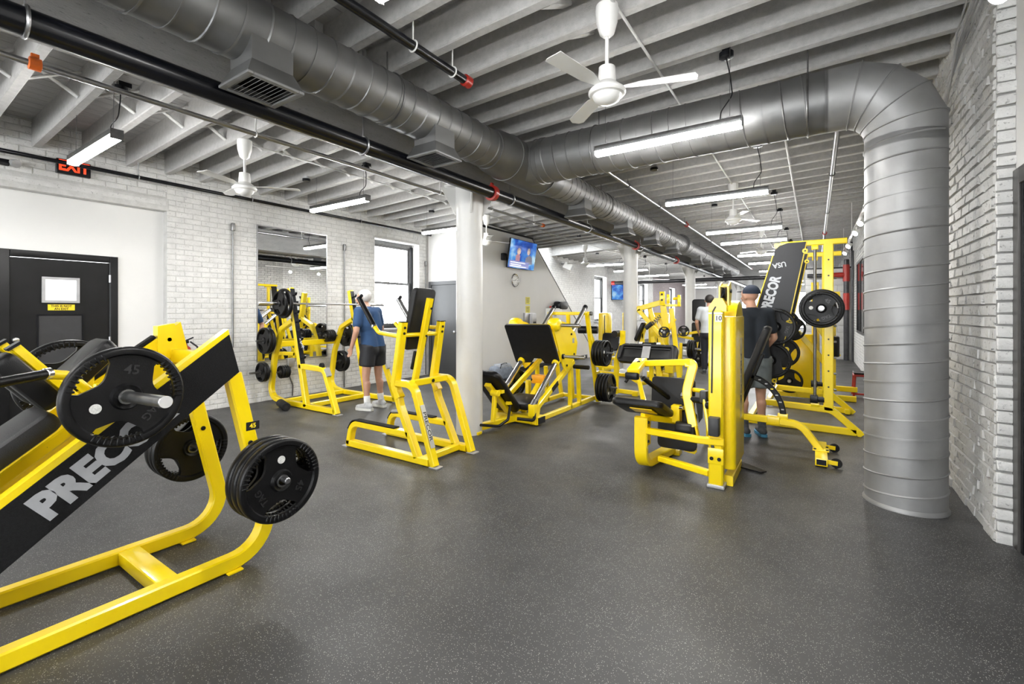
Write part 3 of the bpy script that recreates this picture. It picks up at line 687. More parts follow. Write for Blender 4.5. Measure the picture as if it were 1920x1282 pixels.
# ---------------------------------------------------------------- lights
def make_light(loc, label):
    x, y, z = loc; t = thing('linear_light', label, 'ceiling light', loc, 'suspended fluorescent lights')
    h = .615
    part('housing', MB().box(x - h, x + h, y - .045, y + .045, z + .035, z + .085, .006), DSTEEL, t)
    part('diffuser', MB().add([(x + sx * (h - .004), y + dy, z + dz) for sx in (-1, 1) for dy, dz in ((-.043, .036), (-.038, .008), (-.02, -.004), (.02, -.004), (.038, .008), (.043, .036))],
        [(i, (i + 1) % 6, 6 + (i + 1) % 6, 6 + i) for i in range(6)] + [(0, 1, 2, 3, 4, 5), (11, 10, 9, 8, 7, 6)]), TUBEM, t)
    part('end_plate', MB().box(x - h - .004, x - h + .004, y - .045, y + .045, z + .0, z + .085), DSTEEL, t)
    part('end_plate', MB().box(x + h - .004, x + h + .004, y - .045, y + .045, z + .0, z + .085), DSTEEL, t)
    for s_ in (-1, 1):
        xx = x + s_ * (h - .09); zt = zj(xx) + .1
        part('clip', MB().box(xx - .03, xx + .03, y - .02, y + .02, z + .085, z + .10), LTGREY, t)
        part('suspension_wire', MB().cyl((xx, y, z + .09), (xx, y + .01, zj(xx) + JH - .012), .0025, 5), DSTEEL, t)
    xx = x + .49; c_ = .10
    pl = part('receptacle', MB().lathe([(.03, 0), (.055, .006), (.055, .045), (.03, .05)], (xx, y + .06, zj(xx) - .06), (0, 0, 1), 16).box(xx - .03, xx + .03, y + .04, y + .13, zj(xx) - .01, zj(xx) + .03), BLK, t)
    part('power_cord', MB().tube([(xx, y + .06, zj(xx) - .06), (xx + .03, y + .05, (zj(xx) + z) / 2 + .12), (xx + .05, y + .03, (zj(xx) + z) / 2 - .05), (xx - .03, y, z + .16), (xx - .04, y, z + .08)], .005, 6, .08), BLK, t)
    return t
LR = [1.42, 3.99, 6.40, 9.20, 10.80, 13.40, 15.75, 19.0, 22.6, 25.8, 29.0, -1.3, -3.9]  # tenth and eleventh added to brighten the far end; last two unseen
LL = [1.357, 3.943, 6.21, 13.62, 16.0, 18.75, 23.25, 26.4, 29.6, -1.3, -3.9]  # fifth far-bay and farthest ones added for far brightness; last two unseen
LBL_R = ['suspended tube light nearest overhead in the right aisle', 'long tube light in front of the crossing galvanised duct', 'tube light just beyond the crossing duct in the right aisle', 'fourth tube light along the right aisle', 'fifth tube light along the right aisle, close behind the fourth', 'sixth tube light along the right aisle', 'seventh tube light along the right aisle', 'eighth tube light along the right aisle', 'ninth tube light along the right aisle', 'tenth tube light along the right aisle', 'eleventh and farthest tube light of the right aisle', 'tube light behind the viewpoint in the right aisle', 'rearmost tube light in the right aisle']
LBL_L = ['tube light over the black door beside the exit sign', 'tube light over the squat rack before the mirror', 'tube light over the leaning man, partly behind the first column', 'tube light above the stair at the second column', 'tube light beyond the second column, second in the far left bay', 'tube light third in the far left bay', 'tube light fourth in the far left bay', 'tube light fifth in the far left bay', 'farthest tube light of the left bay', 'tube light behind the viewpoint in the left bay', 'rearmost tube light in the left bay']
lr0 = make_light((-1.09, LR[0], 2.90), LBL_R[0]); ll0 = make_light((-5.51, LL[0], 2.90), LBL_L[0])
for k in range(1, len(LR)): dup(lr0, (-1.09, LR[k], 2.90), None, LBL_R[k])
for k in range(1, len(LL)): dup(ll0, (-5.51, LL[k], 2.90), None, LBL_L[k])

# ---------------------------------------------------------------- ceiling fans (at rest)
def make_fan(loc, label, spin=.3):
    x, y, z = loc; zt = zj(x); t = thing('ceiling_fan', label, 'fan', loc, 'white ceiling fans')
    part('canopy', MB().lathe([(.075, 0), (.078, -.03), (.072, -.11), (.05, -.19), (.022, -.215)], (x, y, zt), (0, 0, 1), 24), WHITE, t)
    part('down_rod', MB().cyl((x, y, zt - .21), (x, y, z + .22), .013, 12), WHITE, t)
    mo = part('motor', MB().lathe([(.03, .23), (.055, .225), (.062, .12), (.10, .085), (.118, .07), (.122, .05), (.118, .035), (.10, .03), (.085, .0), (.05, -.02), (.01, -.028)], (x, y, z), (0, 0, 1), 28), WHITE, t)
    part('motor_band', MB().lathe([(.119, .036), (.127, .045), (.127, .058), (.119, .066)], (x, y, z), (0, 0, 1), 28), WHITE, mo)
    for k in range(3):
        a = spin + 2 * pi * k / 3; u = V(cos(a), sin(a), 0); w = V(-sin(a), cos(a), 0); c = V(x, y, z + .075)
        part('blade', MB().prism([c + u * .10 - w * .02, c + u * .22 - w * .05, c + u * .56 - w * .06 + V(0, 0, .004), c + u * .58 - w * .03, c + u * .58 + w * .03, c + u * .56 + w * .06 + V(0, 0, .016), c + u * .22 + w * .05 + V(0, 0, .014), c + u * .10 + w * .02 + V(0, 0, .006)], (0, 0, .004)), WHITE, t)
    return t
f0 = make_fan((-1.19, 2.97, 2.90), 'white ceiling fan nearest, hanging over the open right aisle')
dup(f0, (-1.12, 8.25, 2.90), (0, 0, .7), 'white ceiling fan beyond the crossing duct')
dup(f0, (-1.12, 13.0, 2.90), (0, 0, .2), 'white ceiling fan far along the right aisle')
g0 = make_fan((-5.42, 2.645, 2.80), 'white ceiling fan over the space before the mirror', .9)
dup(g0, (-5.5, 7.35, 2.80), (0, 0, .4), 'white ceiling fan beside the wall television')
dup(g0, (-5.6, 12.3, 2.80), (0, 0, .1), 'white ceiling fan above the stair wall, before the second column')

# small ceiling boxes
def jbox(loc, label):
    x, y, z = loc; t = thing('junction_box', label, 'junction box', (x, y, z), 'round ceiling junction boxes')
    part('box', MB().lathe([(.05, 0), (.055, .006), (.055, .035)], (x, y, z), (0, 0, 1), 16), BLK, t)
    part('cover', MB().lathe([(.046, .035), (.046, .07)], (x, y, z), (0, 0, 1), 16), LTGREY, t); return t
j0 = jbox((-6.3, 1.75, zj(-6.3) - .07), 'black round junction box under the joists above the exit sign')
for k, (x, y, l) in enumerate([(-6.05, 3.8, 'black round junction box above the left end of the rack light'), (-6.0, 6.3, 'black round junction box by the third left light'), (-1.9, 6.5, 'black round junction box behind the crossing duct'), (-5.0, 10.6, 'black round junction box near the stair skylight'), (-1.6, 9.4, 'black round junction box over the fourth aisle light'), (-5.9, 13.9, 'black round junction box left of the second column')]):
    dup(j0, (x, y, zj(x) - .07), None, l)

# track spots on the right wall
tr = thing('light_track', 'white light track high along the brick wall beyond the riser', 'light track', (.62, 10.5, 2.98))
part('rail', MB().box(.60, .64, 8.2, 15.0, 2.98, 3.01), WHITE, tr)
for y in (8.6, 11.5, 14.6): part('drop_rod', MB().cyl((.62, y, 3.0), (.62, y, zj(.62) + .05), .006, 6), WHITE, tr)
def make_spot(loc, label, aim):
    x, y, z = loc; t = thing('track_spot', label, 'spotlight', loc, 'track spotlights')
    a = V(aim).normalized(); c = V(x, y, z)
    part('stem', MB().cyl(c + V(0, 0, .0), c + V(0, 0, .09), .012, 8), WHITE, t)
    part('lamp_body', MB().lathe([(.022, -.07), (.032, -.05), (.045, .03), (.046, .045)], c, a, 18, True, False), WHITE, t)
    part('lens', MB().lathe([(.001, .036), (.043, .037), (.043, .040), (.001, .041)], c, a, 18), SPOTM, t); return t
s0 = make_spot((.62, 9.1, 2.87), 'lit white track spotlight nearest along the rail beside the riser', (-.5, -.5, -.5))
for y, l in ((10.2, 'second lit track spotlight along the rail'), (12.2, 'third lit track spotlight along the rail'), (13.6, 'fourth lit track spotlight along the rail, farthest')): dup(s0, (.62, y, 2.87), None, l)
s1 = make_spot((.80, 3.30, 3.08), 'lit spotlight high in the corner above the dark glazed door', (-.55, -.35, -.6)); s1.name = 'corner_spot'; ORG['corner_spot'] = V(.80, 3.30, 3.08)
part('wall_arm', MB().cyl((.80, 3.30, 3.17), (1.03, 3.30, 3.17), .010, 8), WHITE, s1)

# exit sign, emergency lamp
t = thing('exit_sign', 'lit red EXIT sign on the brick above the black door', 'sign', (XL + .02, 1.64, 3.075))
part('box', MB().box(XL + .012, XL + .07, 1.488, 1.792, 3.075, 3.245, .006), BLK, t)
EXM = EM('exit_letters', (1.0, .045, .004), .40, .3)
text_on('EXIT', .165, (XL + .0715, 1.64, 3.165), (0, 1, 0), (0, 0, 1), EXM, t, .001, .006, sx=.80)
part('mount', MB().box(XL + .02, XL + .05, 1.60, 1.68, 3.245, 3.36), LTGREY, t)
t = thing('emergency_lamp', 'small dark twin emergency lamp on the brick left of the exit sign', 'lamp', (XL + .02, 1.1, 3.05))
part('base', MB().box(XL + .012, XL + .06, .98, 1.12, 3.05, 3.12, .008), BLK, t); part('lamp_head', MB().lathe([(.03, 0), (.045, .05), (.045, .07), (.02, .075)], (XL + .06, 1.14, 3.10), (.8, .3, -.4), 16), LTGREY, t)

# ---------------------------------------------------------------- weight plates
def plate_mesh(R, th, ribs=True, holes=True):
    N = 72; hw = 33; s_ = R / .2225; mb = MB(); cen = (90, 210, 330)
    def rin(deg):
        for c in cen:
            d = abs((deg - c + 180) % 360 - 180)
            if d <= hw: return (.108 + .066 * (d / hw) ** 2.2) * s_, True
        return .174 * s_, False
    hh = th / 2
    prof = [(.026, .55), (.052, .98), (.060, .40), (None, .36), (.183, .40), (.190, .86), (.207, 1.0), (.2165, .86), (.2225, .45)]
    def ring(i, deg):
        r, h = prof[i]
        return (rin(deg)[0] if r is None else r * s_), h * hh
    L = len(prof); vs = []
    for sg in (1, -1):
        for k in range(N):
            deg = 360 * k / N
            for i in range(L):
                r, h = ring(i, deg); a = radians(deg); vs.append((r * cos(a), r * sin(a), sg * h))
    fs = []; id_ = lambda sd, k, i: (0 if sd > 0 else N * L) + (k % N) * L + i
    hol = lambda k: holes and (lambda d: any(abs((d - c + 180) % 360 - 180) < hw - .5 for c in cen))(360 * (k + .5) / N)
    for k in range(N):
        for i in range(L - 1):
            if i == 3 and hol(k):
                for e in (3, 4): fs.append((id_(1, k, e), id_(1, k + 1, e), id_(-1, k + 1, e), id_(-1, k, e)))
                for kk, other in ((k, k - 1), (k + 1, k + 1)):
                    if not hol(other): fs.append((id_(1, kk, 3), id_(1, kk, 4), id_(-1, kk, 4), id_(-1, kk, 3)))
                continue
            for sd in (1, -1): fs.append((id_(sd, k, i), id_(sd, k + 1, i), id_(sd, k + 1, i + 1), id_(sd, k, i + 1)))
        fs.append((id_(1, k, 0), id_(1, k + 1, 0), id_(-1, k + 1, 0), id_(-1, k, 0)))
        fs.append((id_(1, k, L - 1), id_(1, k + 1, L - 1), id_(-1, k + 1, L - 1), id_(-1, k, L - 1)))
    mb.add(vs, fs)
    if ribs:
        for c in cen:
            for q in range(-4, 5):
                a = radians(c + q * 6.4); u = V(cos(a), sin(a), 0); w = V(-sin(a), cos(a), 0)
                for sg in (1, -1): mb.cushion(u * .196 * s_ + V(0, 0, sg * hh * .80), u * .017 * s_, w * .0055 * s_, V(0, 0, hh * .26), .004, 1, .003, 1)
    return mb.mesh('weight_plate', (0, 0, 0), 42)
PM = {}
RING = {}
TXT45 = text_mesh('45', .058, .003, .0008); TXTTAG = text_mesh('TAG', .048, .003, .0006)
BADGE = MB().lathe([(.001, -.002), (.021, -.002), (.021, .001), (.001, .0015)], (0, 0, 0), (0, 0, 1), 18).mesh('badge'); BADGE.materials.append(M('white_badge', (.62, .62, .60), .4, 0, .25, 160))
EMB = M('embossed_rubber', (.020, .020, .021), .28, 0, .1, 30)
TXT45.materials.append(EMB); TXTTAG.materials.append(EMB)
def plate(pos, axis, label, group, R=.2225, th=.05, spin=0.0, hero=False, holes=True):
    """a rubber plate, face towards axis"""
    key = (round(R, 4), round(th, 3), holes)
    if key not in PM:
        PM[key] = plate_mesh(R, th, R > .12, holes); PM[key].materials.append(RUB)
        RING[key] = MB().lathe([(.0245, -th * .51), (.033, -th * .51), (.033, th * .51), (.0245, th * .51), (.0245, -th * .51)], (0, 0, 0), (0, 0, 1), 20, False, False).mesh('hub_ring'); RING[key].materials.append(DSTEEL)
    o = bpy.data.objects.new('weight_plate', PM[key]); link(o); ORG[o.name] = V(pos)
    ax = V(axis).normalized()
    if abs(ax.x) > .7: m = Matrix.Rotation(pi / 2 * (1 if ax.x > 0 else -1), 3, 'Y')
    elif abs(ax.y) > .7: m = Matrix.Rotation(pi / 2 * (1 if ax.y < 0 else -1), 3, 'X')
    else: m = Matrix.Identity(3)
    if abs(ax.x) > .7:    # make local +Y point up
        z = ax; y = V(0, 0, 1); x = y.cross(z)
    elif abs(ax.y) > .7: z = ax; y = V(0, 0, 1); x = y.cross(z)
    else: z = V(0, 0, 1); y = V(0, 1, 0); x = V(1, 0, 0)
    m = Matrix(((x.x, y.x, z.x), (x.y, y.y, z.y), (x.z, y.z, z.z))) @ Matrix.Rotation(radians(spin), 3, 'Z')
    o.location = pos; o.rotation_euler = m.to_euler(); tag(o, label, 'weight plate', group)
    r_ = bpy.data.objects.new('hub_ring', RING[key]); link(r_, o)
    if hero:
        for me, deg, rr, nm in ((TXT45, 30, .118, 'lettering'), (TXTTAG, 270, .122, 'lettering'), (BADGE, 150, .112, 'badge')):
            c = bpy.data.objects.new(nm, me); link(c, o); a = radians(deg)
            c.location = (rr * cos(a) * R / .2225, rr * sin(a) * R / .2225, th * .20); c.rotation_euler = (0, 0, a - pi / 2)
    return o
STK = {1: ['only'], 2: ['outer', 'inner'], 3: ['outermost', 'middle', 'innermost'], 4: ['outermost', 'second', 'third', 'innermost'], 5: ['outermost', 'second', 'third', 'fourth', 'innermost']}
def stack(pos, axis, n, where, group, R=.2225, th=.05, spin=0, hero=False, gap=.003, size='black grip plate'):
    """n plates on a horn; pos is the centre of the outermost, the others follow against axis"""
    ax = V(axis).normalized()
    for i in range(n):
        w = STK[n][i]
        lb = ('%s %s' % (size, where)) if n == 1 else '%s %s of %d %s' % (w, size, n, where)
        plate(V(pos) - ax * (th + gap) * i, axis, lb, group, R, th, spin + i * 7, hero and i == 0)
def horn(mb, a, b, r=.024): return mb.cyl(a, b, r, 16)

# ---------------------------------------------------------------- 1. inclined hack squat machine, nearest
T = thing('hack_squat_machine', 'big yellow inclined sled machine with black lettered side rail, nearest the viewer', 'gym machine', (-3.0, .6, 0))
sl_ = .776; ZT = lambda y: 1.327 + (y - 1.231) * sl_; ZB = lambda y: 1.112 + (y - 1.287) * sl_
for nm, xo, s_ in (('near', -2.725, 1), ('far', -3.315, -1)):
    part('base_rail', MB().bar([(xo, -1.0, .05), (xo, 1.495, .05), (xo, 1.262, 1.10)], .07, .08, (1, 0, 0), [.19], 9), YEL, T)
    part('foot_tab', MB().box(xo - .045, xo + .055, 1.22, 1.30, .001, .012, .004), YEL, T)
    lo = -.12; xi = xo - .035 * s_
    # inclined box rail, its outer face covered in black panel
    et = .034 if s_ > 0 else .068
    part('incline_rail', MB().prism([(xo - .03, lo, max(ZB(lo), .02)), (xo - .03, 1.281, 1.118), (xo - .03, 1.236 - et * .2, 1.318 + et), (xo - .03, lo, ZT(lo) + et)], (.06, 0, 0)), YEL, T)
    p_ = part('side_panel', MB().prism([(xo + s_ * .031, lo, max(ZB(lo), .02)), (xo + s_ * .031, 1.283, 1.112), (xo + s_ * .031, 1.231, 1.322), (xo + s_ * .031, lo, ZT(lo) - .006)], (s_ * .007, 0, 0)), TAPE, T)
    if s_ > 0:
        u = V(0, cos(math.atan(sl_)), sin(math.atan(sl_))); w = V(0, -u.z, u.y)
        c0 = V(xo + .0385, .487, (ZT(.487) + ZB(.487)) / 2 - .010)
        text_on('PRECOR', .160, c0, u, w, SILVER, p_, .0004, .009, align='LEFT', sx=.97)
    part('leg_bolt', MB().cyl((xo + .03, 1.345, .70), (xo + .042, 1.345, .70), .014, 12), BLK, T)
    if s_ < 0: part('rail_bolt', MB().cyl((xo + .031 * -s_, 1.16, 1.28), (xo + .040 * -s_, 1.16, 1.28), .014, 12), BLK, T)
part('top_cap_block', MB().prism([(-3.345, 1.10, 1.18), (-3.345, 1.285, 1.14), (-3.345, 1.25, 1.235), (-3.345, 1.185, 1.378), (-3.345, 1.10, 1.362)], (.07, 0, 0)), YEL, T)
part('bumper_strip', MB().bar([(-3.31, .80, ZT(.80) + .082), (-3.31, 1.09, ZT(1.09) + .082)], .055, .02, (1, 0, 0)), TAPE, T)
part('top_crossbar', MB().box(-3.30, -2.75, 1.17, 1.23, 1.14, 1.22, .008), YEL, T)
part('base_crossbar', MB().box(-3.285, -2.755, .915, 1.015, .015, .086, .008), YEL, T)
part('platform', MB().obox((-3.02, -.15, .42), (.33, 0, 0), (0, .18, .26), (0, -.015, .011), .01), TAPE, T)
# carriage
u = V(0, .790, .613); w = V(0, -.613, .790)
def inc(s_, h, x): return V(x, 0, ZT(0)) + u * s_ + w * h      # along the rail, above the rail top
S0 = lambda y: y / .790
ca = part('carriage_frame', MB().bar([inc(-.25, -.05, -2.835), inc(.85, -.05, -2.835)], .10, .06, (1, 0, 0)).bar([inc(-.25, -.05, -3.205), inc(1.10, -.05, -3.205)], .10, .06, (1, 0, 0)).bar([inc(.30, -.03, -3.2), inc(.30, -.03, -2.84)], .06, .05, u).bar([inc(1.02, .03, -3.25), inc(1.02, .03, -2.79)], .06, .05, u), YEL, T)
part('guide_bracket', MB().bar([inc(.28, -.055, -2.775), inc(.55, -.055, -2.775)], .03, .05, (1, 0, 0)).bar([inc(.55, -.045, -2.775), inc(.60, -.025, -2.775)], .03, .05, (1, 0, 0)), YEL, ca)
part('back_pad', MB().cushion(inc(.39, .11, -3.02), V(.17, 0, 0), u * .44, w * .045, .05, 4, .03), GREYPAD, T)
part('head_pad', MB().cushion(inc(1.06, .205, -3.03), V(.13, 0, 0), u * .14 + w * .025, w * .045, .05, 4, .03), BLKPAD, T)
for x in (-2.90, -3.17):
    a_ = inc(.838, .307, x)
    part('shoulder_pad', MB().cushion(a_ + u * .02, V(.075, 0, 0), w * .145, u * .045, .03, 3, .022), BLKPAD, T)
    part('pad_bracket', MB().bar([inc(.925, -.03, x), inc(.925, .455, x)], .04, .04, (1, 0, 0)), YEL, T)
    part('bracket_cap', MB().obox(inc(.925, .458, x), (.029, 0, 0), u * .027, w * .006), BLK, T)
hb = [inc(.83, .03, -2.80), inc(.80, .26, -2.80), inc(.74, .36, -2.775), inc(.70, .36, -2.70)]
part('handle_arm', MB().tube([(-2.82, .735, 1.015), (-2.78, .60, 1.165), (-2.72, .515, 1.185)], .021, 14, .06), YEL, T)
gr = part('hand_grip', MB().cyl((-2.725, .52, 1.185), (-2.60, .30, 1.168), .021, 16), RUB, T)
part('grip_collar', MB().cyl((-2.735, .535, 1.186), (-2.722, .512, 1.184), .025, 16), CHROME, gr)
part('release_lever', MB().tube([inc(.42, -.06, -2.80), inc(.62, -.02, -2.79), inc(.72, .0, -2.78)], .008, 8, .02), CHROME, T)
for s_, x0, x1 in ((1, -2.78, -2.14), (-1, -3.26, -3.80)):
    part('carriage_horn', MB().cyl((x0, .744, 1.060), (x1, .744, 1.092), .0245, 20), DSTEEL, T)
    part('horn_cap', MB().cyl((x1 + .0, .744, 1.0925), (x1 + .004 * s_, .744, 1.0927), .0245, 20), CHROME, T)
    part('horn_flange', MB().box(min(x0, x0 + .03 * s_), max(x0, x0 + .03 * s_), .68, .81, .95, 1.12, .008), YEL, T)
    xl = -2.69 if s_ > 0 else -3.35
    part('storage_peg', MB().cyl((xl, 1.368, .56), (xl + s_ * .345, 1.368, .545), .0165, 16), STEEL, T)
lb_ = part('weight_sticker', MB().obox((-2.6895, 1.358, .795), (.0006, 0, 0), (0, .037, 0), (0, 0, .024)), INK, T)
text_on('45', .036, (-2.6885, 1.358, .795), (0, 1, 0), (0, 0, 1), SIGNY, lb_, .0003, .001)
GP = 'plates on the inclined sled machine'
plate((-2.575, .744, 1.071), (1, 0, 0), 'large black grip plate loaded on the sled horn, nearest plate in view', GP, .2225, .055, 50, True)
plate((-3.43, .744, 1.072), (1, 0, 0), 'black grip plate on the far horn of the sled, partly hidden by head pad', GP, .2225, .055, 20, True)
stack((-2.420, 1.368, .535), (1, 0, 0), 3, 'hanging on the near rear leg of the sled machine', GP, .2225, .052, -60, True, .006)
stack((-3.62, 1.368, .535), (-1, 0, 0), 3, 'hanging on the far rear leg of the sled machine', GP, .2225, .052, 100, True, .006)

# ---------------------------------------------------------------- 2. vertical knee raise station
T = thing('knee_raise_station', 'yellow dip and knee raise tower with upright back pad before the white column', 'gym machine', (-3.5, 3.41, 0))
for yy, s_ in ((3.135, 1), (3.68, -1)):
    Yv = (0, 1, 0)
    part('upright', MB().bar([(-3.365, yy, 1.345), (-3.475, yy, .71), (-3.40, yy, .60)], .085, .062, Yv, .05), YEL, T)
    part('upright_cap', MB().obox((-3.364, yy, 1.349), (.030, 0, 0), (0, .042, 0), (0, 0, .004)), BLK, T)
    part('inner_leg', MB().bar([(-3.455, yy, .70), (-3.40, yy, .52), (-3.16, yy, .06)], .075, .062, Yv, .1), YEL, T)
    ol = part('outer_leg', MB().bar([(-3.455, yy, .745), (-3.215, yy, .745), (-2.945, yy, .012)], .075, .062, Yv, .13, 8), YEL, T)
    part('foot_plate', MB().obox((-2.93, yy, .006), (.05, 0, 0), (0, .045, 0), (0, 0, .006), .003), LTGREY, T)
    part('base_rail', MB().bar([(-4.20, yy, .04), (-3.0, yy, .04)], .075, .07, Yv), YEL, T)
    part('step_frame', MB().bar([(-4.185, yy, .03), (-4.13, yy, .262), (-3.27, yy, .262)], .075, .06, Yv, .13, 8), YEL, T)
    part('step_tread', MB().bar([(-4.175, yy, .20), (-4.11, yy, .2985), (-3.46, yy, .2985)], .079, .012, Yv, .10, 6), TAPE, T)
    part('step_foot', MB().obox((-4.215, yy, .005), (.04, 0, 0), (0, .05, 0), (0, 0, .005)), LTGREY, T)
    part('handle_arm', MB().tube([(-3.42, yy, 1.205), (-3.72, yy, 1.235), (-3.80, yy, 1.31)], .022, 14, .07), YEL, T)
    gr = part('hand_grip', MB().cyl((-3.795, yy, 1.30), (-4.035, yy, 1.60), .027, 16), BLKPAD if s_ > 0 else STEEL, T)
    part('grip_collar', MB().cyl((-3.785, yy, 1.288), (-3.80, yy, 1.308), .030, 16), CHROME, gr)
    part('upright_grip', MB().cyl((-4.03, yy, 1.585), (-3.985, yy, 1.625), .017, 12), BLK, T)
    for z in (1.29, 1.235): part('bolt', MB().cyl((-3.335 - (1.345 - z) * .17, yy, z), (-3.322 - (1.345 - z) * .17, yy, z), .013, 10), BLK, T)
    part('elbow_rest_stub', MB().tube([(-3.41, yy, 1.28), (-3.55, yy + .12 * s_, 1.285), (-3.62, yy + .13 * s_, 1.33)], .02, 12, .04), YEL, T)
    if s_ > 0:
        tdir = V(-.27, 0, .733).normalized() * -1; nrm = V(.733, 0, .27).normalized()
        a0 = V(-3.065, yy, .36) + nrm * .0318
        lb_ = part('name_plate', MB().obox(a0, tdir * .205, (0, .028, 0), nrm * .001), M('silver_name_plate', (.62, .62, .58), .3, .4, .05, 9), ol)
        text_on('PRECOR', .058, a0 + nrm * .0014, tdir, (0, 1, 0), GREYPL, lb_, .0003, .001, sx=1.28)
part('crossbar', MB().bar([(-3.27, 3.17, .75), (-3.27, 3.645, .75)], .062, .062, (0, 0, 1)), YEL, T)
part('crossbar_bolt', MB().cyl((-3.239, 3.42, .75), (-3.226, 3.42, .75), .018, 12), BLK, T)
part('base_crossbar', MB().bar([(-3.10, 3.17, .045), (-3.10, 3.645, .045)], .062, .06, (0, 0, 1)), YEL, T)
part('top_crossbar', MB().cyl((-3.40, 3.10, 1.215), (-3.40, 3.72, 1.215), .022, 14), YEL, T)
part('pad_post', MB().bar([(-3.268, 3.41, 1.585), (-3.49, 3.41, .70), (-3.475, 3.41, .56)], .07, .05, (0, 1, 0), .05), YEL, T)
pd = part('back_pad', MB().cushion((-3.425, 3.41, 1.375), (0, .150, 0), V(.25, 0, .97).normalized() * .325, V(.97, 0, -.25).normalized() * .036, .05, 5, .02), GREYPAD, T)
for z in (1.48, 1.20): part('bolt', MB().cyl((-3.25 - (1.5 - z) * .25, 3.41, z), (-3.238 - (1.5 - z) * .25, 3.41, z), .012, 10), BLK, T)
part('adjusting_lever', MB().cushion((-3.50, 3.41, .94), V(0, .018, 0), V(.25, 0, .97).normalized() * .10, V(.97, 0, -.25).normalized() * .016, .01, 3, .008), RUB, T)
part('foot_peg', MB().cyl((-3.66, 3.26, .41), (-3.45, 3.26, .44), .021, 14), STEEL, T)

# ---------------------------------------------------------------- 3. squat rack against the mirror
T = thing('squat_rack', 'yellow plate-loaded squat rack with black hook uprights in front of the mirror', 'gym machine', (-6.4, 4.5, 0))
for yy, s_ in ((3.965, 1), (5.05, -1)):
    Yv = (0, 1, 0)
    part('upright', MB().bar([(-6.30, yy, .04), (-6.735, yy, 1.81)], .075, .085, Yv), YEL, T)
    dd = V(-.435, 0, 1.77).normalized(); nn = V(dd.z, 0, -dd.x)
    fp = part('hook_plate', MB().obox(V(-6.30, yy, .04) + dd * 1.22 + nn * .046, dd * .585, (0, .035, 0), nn * .004), BLK, T)
    for k in range(8):
        c = V(-6.30, yy, .04) + dd * (.72 + .14 * k) + nn * .045
        part('bar_hook', MB().bar([c, c + nn * .075 - dd * .012, c + nn * .095 + dd * .02], .03, .024, Yv, .02), BLK, fp)
    part('front_leg', MB().bar([(-6.46, yy, .63), (-5.86, yy, .615), (-5.575, yy, .012)], .075, .07, Yv, .12, 8), YEL, T)
    part('foot_plate', MB().obox((-5.565, yy, .005), (.06, 0, 0), (0, .045, 0), (0, 0, .005)), LTGREY, T)
    part('base_rail', MB().bar([(-5.60, yy, .045), (-6.95, yy, .045), (-7.30, yy, .10), (-7.17, yy, .75), (-6.97, yy, 1.18), (-6.62, yy, 1.33)], .075, .075, Yv, [.05, .17, .3, .12], 7), YEL, T)
    part('stop_pad', MB().cyl((-5.93, yy - .02, .665), (-5.93, yy + .02, .665), .045, 14), RUB, T)
    part('sticker', MB().obox((-5.80, yy, .575), V(.03, 0, -.055), (0, .03, 0), V(.0020, 0, .0011) * 18), LTGREY, T)
for (x, z, l) in ((-7.12, .93, 'rear_crossbar'), (-6.9, .05, 'base_crossbar')): part(l, MB().bar([(x, 3.99, z), (x, 5.03, z)], .09 if z > .5 else .07, .06, (0, 0, 1)), YEL, T)
part('front_base_crossbar', MB().bar([(-6.31, 4.0, .045), (-6.31, 5.02, .045)], .07, .06, (0, 0, 1)), YEL, T)
rb = random.Random(3)
def peg(y0, y1, x, z): part('storage_peg', MB().cyl((x, y0, z), (x, y1, z), .016, 12), DSTEEL, T)
peg(3.93, 3.62, -7.08, 1.00); peg(3.93, 3.60, -7.23, .50); peg(4.0, 4.26, -7.22, .47); peg(5.02, 4.74, -7.05, 1.03); peg(5.08, 5.34, -7.05, 1.03); peg(5.08, 5.34, -7.2, .55)
GP = 'plates on the squat rack'
stack((-7.08, 3.75, 1.00), (0, -1, 0), 2, 'on the near upper peg of the squat rack', GP, .205, .05, 20)
stack((-7.23, 3.78, .50), (0, -1, 0), 2, 'on the near lower peg of the squat rack', GP, .155, .04, 50)
stack((-7.22, 4.19, .47), (0, 1, 0), 4, 'on the inner lower peg of the squat rack', GP, .105, .03, 0, size='small black plate')
stack((-7.05, 4.80, 1.03), (0, -1, 0), 4, 'on the inner upper peg of the squat rack', GP, .105, .035, 10, size='small black plate')
stack((-7.05, 5.24, 1.03), (0, 1, 0), 2, 'on the far upper peg of the squat rack', GP, .205, .05, 0)
stack((-7.20, 5.24, .55), (0, 1, 0), 2, 'on the far lower peg of the squat rack', GP, .19, .05, 0)
B = thing('barbell', 'long steel barbell resting in the hooks of the squat rack', 'barbell', (-6.545, 4.5, 1.55))
part('shaft', MB().cyl((-6.545, 3.80, 1.57), (-6.545, 5.22, 1.57), .0145, 14), STEEL, B)
for a, b in ((3.80, 3.38), (5.22, 5.62)): part('sleeve', MB().cyl((-6.545, a, 1.57), (-6.545, b, 1.57), .025, 18), CHROME, B); part('collar', MB().cyl((-6.545, a + .012, 1.57), (-6.545, a - .012, 1.57), .036, 16), STEEL, B)
plate((-6.545, 3.69, 1.57), (0, -1, 0), 'outer smaller grip plate on the racked barbell', 'plates on the racked barbell', .185, .045, 40)
plate((-6.545, 3.75, 1.57), (0, -1, 0), 'inner larger grip plate on the racked barbell', 'plates on the racked barbell', .2225, .05, 10)
fr = thing('foam_bar_pad', 'black foam roller pad lying across the rack base rail', 'foam pad', (-6.55, 3.80, .0))
part('foam', MB().lathe([(.022, 0), (.055, .003), (.06, .015), (.06, .385), (.055, .397), (.022, .40)], (-6.78, 3.83, .062), (.93, -.30, .0), 20), RUBG, fr)
